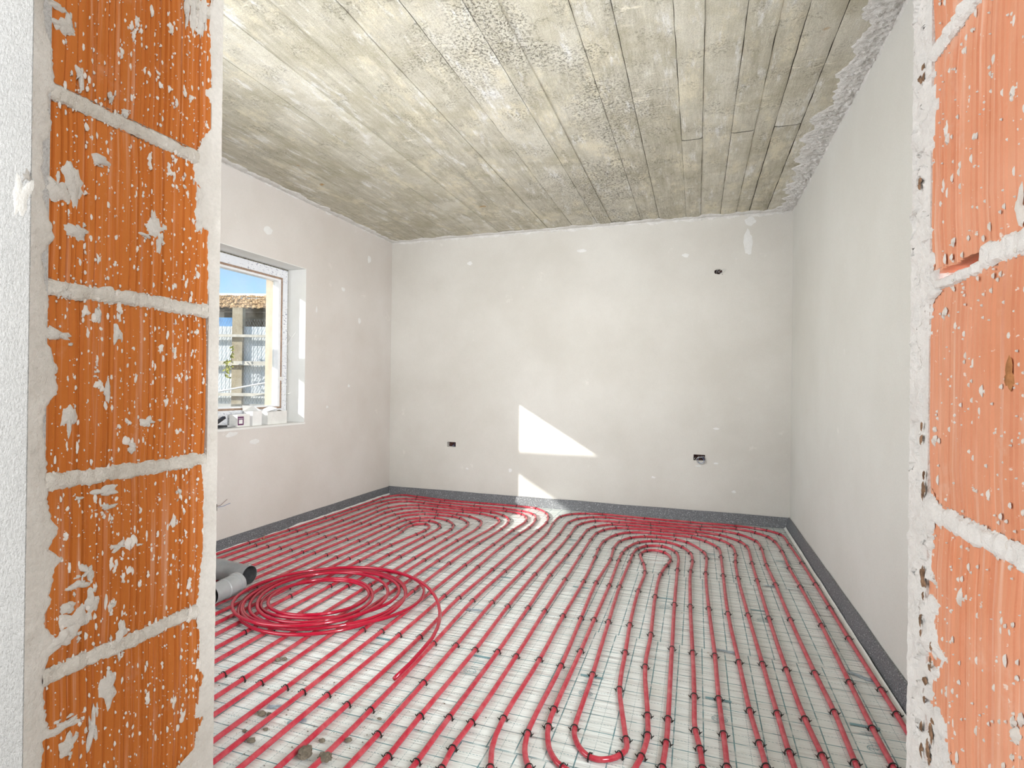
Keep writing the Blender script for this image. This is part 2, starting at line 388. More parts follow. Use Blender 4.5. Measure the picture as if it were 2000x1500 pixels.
# ragged strips of plaster ------------------------------------------------
def ragged(name, m, parent, o, al, ac, nm, L, wf, thick, seed, step=.006, nc=7, holes=0., rough=.5, kind=None):
    """strip from origin o, along al (length L), across ac (width wf(s)), standing out along nm"""
    o, al, ac, nm = Vector(o), Vector(al), Vector(ac), Vector(nm); ns = int(L/step); v = []; f = []
    for i in range(ns+1):
        s_ = L*i/ns; wd = max(.002, wf(s_))
        for j in range(nc+1):
            t = j/nc; p = o+al*s_+ac*(wd*t)
            k = fbm(p*70+Vector((seed, 0, 0)), 3); h = thick*(1-.75*t**3)*(1+rough*k)
            if t == 0: h = thick*(1+.25*k)
            if holes and .12 < t < .97 and fbm(p*38+Vector((0, seed*1.7, 0)), 3) > holes: h = -.003
            if j == nc: h = -.0015
            v.append(p+nm*h)
    w_ = nc+1
    for i in range(ns):
        for j in range(nc): f.append((i*w_+j, i*w_+j+1, (i+1)*w_+j+1, (i+1)*w_+j))
    return auto(obj(name, v, f, m, parent, kind=kind), 60)
def wfun(mean, amp, fr, seed, keys=()):
    def g(s_):
        x = mean+amp*fbm((s_*fr, seed, .3), 4)*1.6
        for (c, e, w_) in keys: x += e*math.exp(-((s_-c)/w_)**2)
        return x
    return g
# rough fillets where the plaster meets the ceiling
ragged('ceiling_fillet', m_fillet, ceiling, (XL, .74, ZC-.001), Y, X, -Z, YB-.74, wfun(.060, .022, 11, 1), .010, 3, .012, 6)
ragged('ceiling_fillet', m_fillet, ceiling, (XL, YB, ZC-.001), X, -Y, -Z, XR-XL, wfun(.050, .020, 12, 2), .010, 5, .012, 6)
ragged('ceiling_fillet', m_fillet, ceiling, (XR, .74, ZC-.001), Y, -X, -Z, YB-.74, wfun(.125, .040, 8, 3), .010, 8, .007, 14, rough=1.3)
ragged('ceiling_fillet', m_fillet, ceiling, (XL, YB, ZC+.002), X, -Z, -Y, XR-XL, wfun(.030, .014, 12, 22), .008, 15, .010, 4)
ragged('ceiling_fillet', m_fillet, ceiling, (XL, .74, ZC+.002), Y, -Z, X, YB-.74, wfun(.018, .012, 12, 23), .006, 16, .012, 4)
ragged('ceiling_fillet', m_fillet, ceiling, (XR, .74, ZC+.002), Y, -Z, -X, YB-.74, wfun(.022, .012, 9, 24), .006, 17, .012, 4)

# ------------------------------------------------------------------ front wall with the doorway
JL, JR = -.783, .2415
YN, YF = .472, .714
b = MB(); b.box(-3.31, JL-.25, YN, YF, -.15, ZC+.05); b.box(JR+.25, .95, YN, YF, -.15, ZC+.05); b.box(JL-.25, JR+.25, YN, YF, 2.13, ZC+.05)
wall_front = b.build('wall_front', m_mortar); tag(wall_front, kind='structure')
b = MB(); b.box(-3.31, JL+.001, .451, YN, -.15, ZC+.05); b.build('stucco_layer', m_stucco, wall_front)
b = MB(); b.box(JR-.001, .95, .451, YN, -.15, ZC+.05); b.build('stucco_layer', m_stucco, wall_front)
b = MB(); b.box(-3.31, JL+.001, .451, YN, -.0, 0.0); 
b = MB(); b.box(XL, JL+.0015, YF, .734, -.05, ZC); b.build('plaster_layer', m_edge, wall_front)
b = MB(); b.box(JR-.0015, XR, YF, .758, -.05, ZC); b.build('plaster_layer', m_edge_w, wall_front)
ZJ = [.3695+CAMZ-.25*k for k in range(-3, 6)]       # bed joint centres
JH = .0165
def brick(xf, nx, zb, zt, m, seed):
    r = random.Random(seed); L = YF-YN; ny = 150; rows = 5; v = []; f = []
    gr = []; y = r.uniform(.004, .010)
    while y < L: gr.append((y, r.uniform(.0012, .0027), r.uniform(.0018, .0042))); y += r.choice([.006, .008, .008, .010, .015])
    xb = xf-nx*.246
    for j in range(rows+1):
        for i in range(ny+1):
            yy = L*i/ny; dd = 0
            for g, wd, dp in gr:
                q = abs(yy-g)/wd
                if q < 1: dd = max(dd, dp*(1-q*q))
            z = zb+(zt-zb)*j/rows
            if j == 0: z += .0022*fbm((yy*40, seed, 1), 3); dd += .002
            if j == rows: z += .0022*fbm((yy*40, seed, 9), 3); dd += .002
            v.append((xf-nx*(dd+.0008*fbm((yy*20, z*20, seed), 2)), YN+yy, z))
    w_ = ny+1
    for j in range(rows):
        for i in range(ny): f.append((j*w_+i, j*w_+i+1, (j+1)*w_+i+1, (j+1)*w_+i))
    b0 = len(v)
    v += [(xb, YN, zb), (xb, YF, zb), (xb, YF, zt), (xb, YN, zt)]
    f += [tuple(range(w_))[::-1]+(b0, b0+1), tuple(rows*w_+i for i in range(w_))+(b0+2, b0+3), (b0, b0+3, b0+2, b0+1),
          tuple(j*w_ for j in range(rows+1))+(b0+3, b0), tuple(j*w_+ny for j in range(rows, -1, -1))+(b0+1, b0+2)]
    return auto(obj('brick', v, f, m, wall_front), 30)
def joint(xf, nx, zc, seed, void=None, m=None):
    ny = 110; nz = 6; v = []; f = []; L = YF-YN
    for i in range(ny+1):
        yy = L*i/ny; hh = JH/2+.0030+.0022*fbm((yy*45, seed, 0), 3)+.0016*fbm((yy*190, seed, 3), 2); cz = zc+.002*fbm((yy*12, seed, 5), 2)
        if void and void[0] < yy+YN < void[1]: cz -= .007; hh *= .55
        for j in range(nz+1):
            t = j/nz*2-1; z = cz+hh*t
            x = .0012+.0042*fbm((yy*60, z*60, seed), 3)-(.004 if abs(t) == 1 else 0)
            v.append((xf+nx*x, YN+yy, z))
    w_ = nz+1
    for i in range(ny):
        for j in range(nz): f.append((i*w_+j, i*w_+j+1, (i+1)*w_+j+1, (i+1)*w_+j))
    b0 = len(v); xb = xf-nx*.2
    for i in (0, ny):
        for j in (0, nz): p = v[i*w_+j]; v.append((xb, p[1], p[2]))
    f += [(0, ny*w_, b0+2, b0), (nz, ny*w_+nz, b0+3, b0+1)]
    return auto(obj('mortar_joint', v, f, m or m_mortar, wall_front), 50)
right_bricks = []
for k in range(len(ZJ)):
    zt = ZJ[k]
    if k > 0: joint(JL, 1, zt, 10+k); joint(JR, -1, zt, 50+k, (.605, .700) if k == 4 else None, m_edge_w)  # right joints take a whiter mix, their stronger light put into the colour
    zb_ = zt+JH/2; zt_ = zt+.25-JH/2
    if k > 0:
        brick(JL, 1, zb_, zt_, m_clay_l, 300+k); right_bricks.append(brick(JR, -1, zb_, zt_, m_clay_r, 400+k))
# plaster edges over the brick reveals (left near, left far, right far): height -> width of the overlap
EDGE_LN = [(0.627, 0.0233), (0.664, 0.0269), (0.664, 0.0572), (0.672, 0.0297), (0.688, 0.0295), (0.704, 0.0252), (0.730, 0.0243), (0.744, 0.0230), (0.766, 0.0314), (0.772, 0.0483), (0.800, 0.0275), (0.821, 0.0249), (0.839, 0.0293), (0.857, 0.0350), (0.877, 0.0347), (0.887, 0.0449), (0.905, 0.0284), (0.919, 0.0366), (0.928, 0.0401), (0.941, 0.0291), (0.951, 0.0272), (0.978, 0.0257), (1.017, 0.0235), (1.037, 0.0232), (1.050, 0.0207), (1.082, 0.0214), (1.089, 0.0272), (1.102, 0.0342), (1.128, 0.0356), (1.148, 0.0335), (1.161, 0.0263), (1.172, 0.0214), (1.182, 0.0428), (1.186, 0.0212), (1.199, 0.0205), (1.213, 0.0238), (1.238, 0.0211), (1.244, 0.0182), (1.273, 0.0166), (1.284, 0.0217), (1.305, 0.0273), (1.318, 0.0277), (1.342, 0.0192), (1.386, 0.0146), (1.405, 0.0132), (1.419, 0.0159), (1.428, 0.0216), (1.480, 0.0221), (1.496, 0.0277), (1.527, 0.0238), (1.540, 0.0236), (1.567, 0.0151), (1.598, 0.0136)]
EDGE_LF = [(0.495, 0.0585), (0.503, 0.0586), (0.512, 0.0329), (0.536, 0.0303), (0.556, 0.0196), (0.562, 0.0376), (0.625, 0.0197), (0.638, 0.0290), (0.681, 0.0297), (0.742, 0.0336), (0.817, 0.0299), (0.841, 0.0222), (0.902, 0.0263), (0.984, 0.0276), (0.987, 0.0206), (1.073, 0.0158), (1.160, 0.0173), (1.246, 0.0207), (1.332, 0.0242), (1.375, 0.0238), (1.378, 0.0439), (1.400, 0.0539), (1.411, 0.0444), (1.421, 0.0542), (1.439, 0.0380), (1.451, 0.0518), (1.485, 0.0504), (1.526, 0.0334), (1.549, 0.0195), (1.593, 0.0192), (1.603, 0.0326), (1.618, 0.0207), (1.677, 0.0237), (1.764, 0.0231)]
EDGE_RF = [(0.745, 0.0993), (0.768, 0.0952), (0.790, 0.0887), (0.819, 0.0756), (0.849, 0.0934), (0.856, 0.0748), (0.874, 0.0653), (0.898, 0.0738), (0.910, 0.0605), (0.935, 0.0559), (0.967, 0.0524), (1.000, 0.0649), (1.016, 0.0443), (1.041, 0.0265), (1.071, 0.0330), (1.099, 0.0280), (1.127, 0.0373), (1.162, 0.0336), (1.183, 0.0471), (1.219, 0.0462), (1.224, 0.0699), (1.233, 0.0459), (1.266, 0.0478), (1.295, 0.0443), (1.336, 0.0406), (1.351, 0.0457), (1.401, 0.0459), (1.410, 0.0497), (1.429, 0.0559), (1.443, 0.0516), (1.458, 0.0539), (1.497, 0.0394), (1.521, 0.0317), (1.529, 0.0469), (1.538, 0.0412), (1.561, 0.0236)]
SMEARS = [(0.506, 1.527, 0.0048, 0.0135), (0.506, 1.319, 0.0129, 0.0102), (0.534, 1.424, 0.0090, 0.0063), (0.614, 1.353, 0.0125, 0.0097), (0.695, 1.379, 0.0074, 0.0127), (0.694, 1.426, 0.0074, 0.0169), (0.494, 1.232, 0.0046, 0.0067), (0.534, 1.210, 0.0041, 0.0088), (0.561, 1.188, 0.0044, 0.0127), (0.483, 1.178, 0.0137, 0.0082), (0.498, 1.071, 0.0075, 0.0168), (0.609, 1.058, 0.0099, 0.0077), (0.585, 1.022, 0.0058, 0.0075), (0.549, 1.108, 0.0035, 0.0126), (0.547, 0.965, 0.0125, 0.0065), (0.551, 0.943, 0.0090, 0.0036), (0.525, 0.861, 0.0084, 0.0105), (0.515, 0.847, 0.0115, 0.0062), (0.568, 0.883, 0.0112, 0.0055), (0.532, 0.817, 0.0075, 0.0141), (0.503, 0.821, 0.0079, 0.0085), (0.510, 0.798, 0.0180, 0.0154), (0.494, 0.781, 0.0141, 0.0084), (0.574, 0.759, 0.0068, 0.0111), (0.560, 0.803, 0.0044, 0.0044), (0.557, 0.688, 0.0091, 0.0218), (0.535, 0.643, 0.0069, 0.0230), (0.499, 0.668, 0.0158, 0.0074), (0.505, 0.637, 0.0096, 0.0119), (0.499, 1.385, 0.0107, 0.0235), (0.483, 1.365, 0.0152, 0.0132), (0.477, 1.600, 0.0135, 0.0039), (0.484, 1.578, 0.0106, 0.0082), (0.493, 1.590, 0.0037, 0.0150), (0.666, 1.717, 0.0037, 0.0245), (0.678, 1.716, 0.0038, 0.0289), (0.692, 1.708, 0.0044, 0.0252), (0.699, 1.730, 0.0050, 0.0211), (0.569, 1.506, 0.0052, 0.0051), (0.547, 1.517, 0.0035, 0.0089), (0.614, 1.364, 0.0033, 0.0193), (0.623, 1.335, 0.0042, 0.0156), (0.602, 1.338, 0.0081, 0.0038), (0.664, 0.944, 0.0028, 0.0049)]

zz0 = -.05
def prof(keys, seed, a1, a2):
    def g(s_):
        z = s_+zz0
        if z <= keys[0][0]: w_ = keys[0][1]
        elif z >= keys[-1][0]: w_ = keys[-1][1]
        else:
            k = 0
            while keys[k+1][0] < z: k += 1
            t = (z-keys[k][0])/max(1e-6, keys[k+1][0]-keys[k][0]); w_ = keys[k][1]*(1-t)+keys[k+1][1]*t
        return w_+a1*fbm((z*45, seed, .3), 3)*1.6+a2*fbm((z*170, seed, 4.3), 3)*1.6
    return g
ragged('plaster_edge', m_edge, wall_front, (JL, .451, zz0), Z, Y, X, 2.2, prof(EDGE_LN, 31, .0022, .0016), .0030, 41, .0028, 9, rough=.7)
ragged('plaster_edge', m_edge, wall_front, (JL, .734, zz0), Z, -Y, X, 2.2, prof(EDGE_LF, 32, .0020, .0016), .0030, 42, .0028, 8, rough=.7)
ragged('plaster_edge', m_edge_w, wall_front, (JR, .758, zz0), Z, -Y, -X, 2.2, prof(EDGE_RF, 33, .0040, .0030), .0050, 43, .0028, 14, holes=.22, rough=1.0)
# splashes of mortar on the brick faces
def splash(xf, nx, seed, n_big, n_small, y0, y1):
    b = MB(); r = random.Random(seed)
    A = Vector((nx, 0, 0))
    for i in range(n_big):
        y = r.uniform(y0, y1); z = r.uniform(.35, 2.0); sz = r.uniform(.0035, .009)
        cl = r.randint(1, 4)
        for k in range(cl):
            q = sz*r.uniform(.3, .9) if k else sz
            blob(b, (xf, y+r.gauss(0, sz)*(k > 0), z+r.gauss(0, sz*1.6)*(k > 0)), Y, Z, A, q*r.uniform(.4, .8), q*r.uniform(.7, 1.5), .0022*r.uniform(.7, 1.5), seed*1000+i*5+k, 11, .7)
    for i in range(n_small):
        y = r.uniform(y0, y1); z = r.uniform(.35, 2.0); q = .0007+.0022*r.random()**3
        blob(b, (xf, y, z), (Y+Z*r.uniform(-.4, .4)).normalized(), Z, A, q*r.uniform(.6, 1.1), q*r.uniform(.9, 2.6), .0012, seed*2000+i, 6, .4, 2)
    return b.build('mortar_splash', m_splat, wall_front, True, 'stuff')
splash(JL, 1, 5, 90, 2600, .478, .712); splash(JR, -1, 6, 34, 1100, .48, .70)
b = MB()      # the larger smears and dabs
for i, (y, z, ry, rz) in enumerate(SMEARS):
    blob(b, (JL, y, z), Y, Z, X, ry*1.1, rz*1.1, .0040, 700+i, 26, .62, 4)
    for k in range(2): blob(b, (JL, y+rng.gauss(0, ry), z+rng.gauss(0, rz)), Y, Z, X, ry*rng.uniform(.15, .4), rz*rng.uniform(.15, .5), .0022, 3700+i*3+k, 12, .8)
blob(b, (JL-.016, .451, 1.345), X, Z, -Y, .018, .030, .0014, 777, 22, .5, 4)
b.build('mortar_splash', m_edge, wall_front, True, 'stuff')
b = MB()
for i, (y, z) in enumerate(HOLLOWS):
    for k in range(3): blob(b, (JR-.0050, y+rng.gauss(0, .003), z+rng.gauss(0, .009)), Y, Z, -X, rng.uniform(.0015, .0045), rng.uniform(.002, .007), .0009, 950+i*7+k, 14, .9)
b.build('broken_clay', m_clay_dk, wall_front, True, 'stuff')  # raised dark clay patches stand in for shaded hollows in the plaster
ch = MB(); blob(ch, (JR-.0003, .5549, 1.1325), Y, Z, -X, .0072, .0120, .0012, 901, 16, .5)
ch.build('chipped_spot', m_clay_raw, right_bricks[3])
b = MB(); b.tube([(JR+.003, .757, 1.003), (JR-.002, .7625, .993), (JR-.0005, .761, .978)], [.0008, .0018, .0004], 5)
o = b.build('wood_splinter', m_woodchip); tag(o, 'small brown wood splinter sticking out of the white edge of the right brick jamb', 'splinter')

# ------------------------------------------------------------------ floor: film covered insulation sheets
seams = [.76, 1.595, 2.510, 3.418, 4.338, 4.895]
def sheet(y0, y1, k):
    nx, ny = 60, 14; v = []; f = []
    for j in range(ny+1):
        for i in range(nx+1):
            x = -2.925+(.695+2.925)*i/nx; y = y0+.0012+(y1-y0-.0024)*j/ny
            e = min(j, ny-j)
            z = -.0005+.0016*fbm((x*2.2, y*2.2, k), 2)-(.0010 if e == 0 else 0)
            v.append((x, y, min(z, .0006)))
    w_ = nx+1
    for j in range(ny):
        for i in range(nx): f.append((j*w_+i, j*w_+i+1, (j+1)*w_+i+1, (j+1)*w_+i))
    per = [i for i in range(w_)]+[j*w_+nx for j in range(1, ny+1)]+[ny*w_+i for i in range(nx-1, -1, -1)]+[j*w_ for j in range(ny-1, 0, -1)]
    b0 = len(v)
    for p in per: v.append((v[p][0], v[p][1], -.045))
    for q in range(len(per)):
        q2 = (q+1) % len(per); f.append((per[q2], per[q], b0+q, b0+q2))
    f.append(tuple(range(b0, b0+len(per))))
    return auto(obj('insulation_sheet', v, f, m_film[k % 2], floor), 40)
sheets = [sheet(seams[k], seams[k+1], k) for k in range(5)]
# printed emblem on every sheet: KAN in an oval, a colour bar and two lines of tiny print (seen upside down)
cu = bpy.data.curves.new('txt', 'FONT'); cu.body = 'KAN'; cu.align_x = 'CENTER'; cu.align_y = 'CENTER'; cu.size = .019; cu.resolution_u = 2
to = bpy.data.objects.new('txt', cu); C.objects.link(to); dg = bpy.context.evaluated_depsgraph_get()
tm = bpy.data.meshes.new_from_object(to.evaluated_get(dg)); tv = [Vector(q.co) for q in tm.vertices]; tf = [tuple(p.vertices) for p in tm.polygons]
bpy.data.objects.remove(to); bpy.data.meshes.remove(tm)
def emblem():
    b = MB(); b.add([(-p.x*1.05, -p.y*.95, 0) for p in tv], [q for q in tf])
    for a, bb, wd in ((.0235, .0175, .0022),):
        k = 28
        b.add([(cos(2*pi*i/k)*(a+(wd if j else 0)), sin(2*pi*i/k)*(bb+(wd if j else 0)), 0) for j in (0, 1) for i in range(k)], [(i, (i+1) % k, k+(i+1) % k, k+i) for i in range(k)])
    b.add([(-.044, .116, 0), (.044, .116, 0), (.044, .130, 0), (-.044, .130, 0)], [(0, 1, 2, 3)])
    for y, x0, x1 in ((.034, -.012, .02), (.072, -.03, .03), (.084, -.022, .026)):
        b.add([(x0, y, 0), (x1, y, 0), (x1, y+.0025, 0), (x0, y+.0025, 0)], [(0, 1, 2, 3)])
    return b
em = emblem()
em_me = None
for k, yy in ((0, 1.08), (1, 1.990), (2, 2.905), (3, 3.82)):
    for i in range(8):
        x = .542-.457*i+(.0 if k % 2 else .228)
        if x < -2.8 or x > .64: continue
        if em_me is None: o0 = em.build('printed_emblem', m_print, sheets[k]); em_me = o0.data; o = o0
        else: o = bpy.data.objects.new('printed_emblem', em_me); C.objects.link(o); o.parent = sheets[k]
        o.location = (x, yy, .0016)
# silver tape pieces over the seams
for i, (x, y, lx, ly, rz, k) in enumerate([(-1.03, 2.54, .05, .014, 8, 2), (.125, 2.512, .055, .011, -6, 1), (.416, 3.421, .040, .012, -4, 3), (-.80, 3.425, .05, .010, -3, 3), (-.56, 4.337, .07, .007, -4, 4), (.62, 2.47, .05, .016, -35, 1), (.55, 3.41, .07, .004, 0, 3), (.10, 4.335, .06, .005, 0, 4), (-1.36, 1.545, .035, .014, 20, 0), (-1.24, 1.50, .03, .012, 35, 0), (-1.75, 2.56, .03, .006, 0, 2)]):
    v = []; f = []; n_ = 8
    for q in range(n_+1):
        for s_ in (-1, 1): v.append((lx*(q/n_*2-1), s_*ly*(.8+.4*noise.noise(Vector((q*.9, s_*3, i)))), .0020+.0012*noise.noise(Vector((q, i, 2)))))
    for q in range(n_): f.append((2*q, 2*q+2, 2*q+3, 2*q+1))
    o = obj('seam_tape', v, f, m_tape, sheets[k]); o.location = (x, y, 0); o.rotation_euler = (0, 0, radians(rz))

# grey foam edge strips with loose film flaps
def foam(name, P, Q, inward, H, seed, flap, kd=1.0, fo=(.050, .042, .033)):
    P, Q, inward = Vector(P), Vector(Q), Vector(inward); L = (Q-P).length; al = (Q-P)/L; ns = int(L/.05)
    v = []; f = []
    prof = [(.002, 1.0), (.012, 1.0), (.015, .75), (.021, .45), (.027, .18), (.029, 0)]
    for i in range(ns+1):
        s_ = L*i/ns; wob = noise.noise(Vector((s_*2.3, seed, 0))); w2 = noise.noise(Vector((s_*5, seed, 7)))
        for d_, h in prof: v.append(P+al*s_+inward*(d_*kd*(1+.25*wob*(1-h)))+Z*(h*(H+.005*wob+.002*w2)))
    w_ = len(prof)
    for i in range(ns):
        for j in range(w_-1): f.append((i*w_+j, i*w_+j+1, (i+1)*w_+j+1, (i+1)*w_+j))
    o = auto(obj(name, v, f, m_foam), 40); tag(o, kind='structure')
    if flap:
        v = []; f = []; ns = int(L/.02)
        for i in range(ns+1):
            s_ = L*i/ns; q = .5+.5*fbm((s_*4, seed+3, 0), 3)
            hh = flap[0]+flap[1]*max(0, q)
            v += [P+al*s_+inward*fo[0]+Z*.0025, P+al*s_+inward*fo[1]+Z*(.003+hh*.25), P+al*s_+inward*(fo[2]+.002*q)+Z*(hh+.002)]
        for i in range(ns):
            for j in range(2): f.append((i*3+j, i*3+j+1, (i+1)*3+j+1, (i+1)*3+j))
        auto(obj('film_flap', v, f, m_flap, o), 60)
    return o
foam('baseboard_left', (XL, .735, 0), (XL, YB, 0), X, .085, 1, (.008, .022), .62, (.0265, .0255, .022))
foam('baseboard_back', (XL, YB, 0), (XR, YB, 0), -Y, .085, 2, None)
foam('baseboard_right', (XR, YB, 0), (XR, .76, 0), -X, .085, 3, (.006, .012))

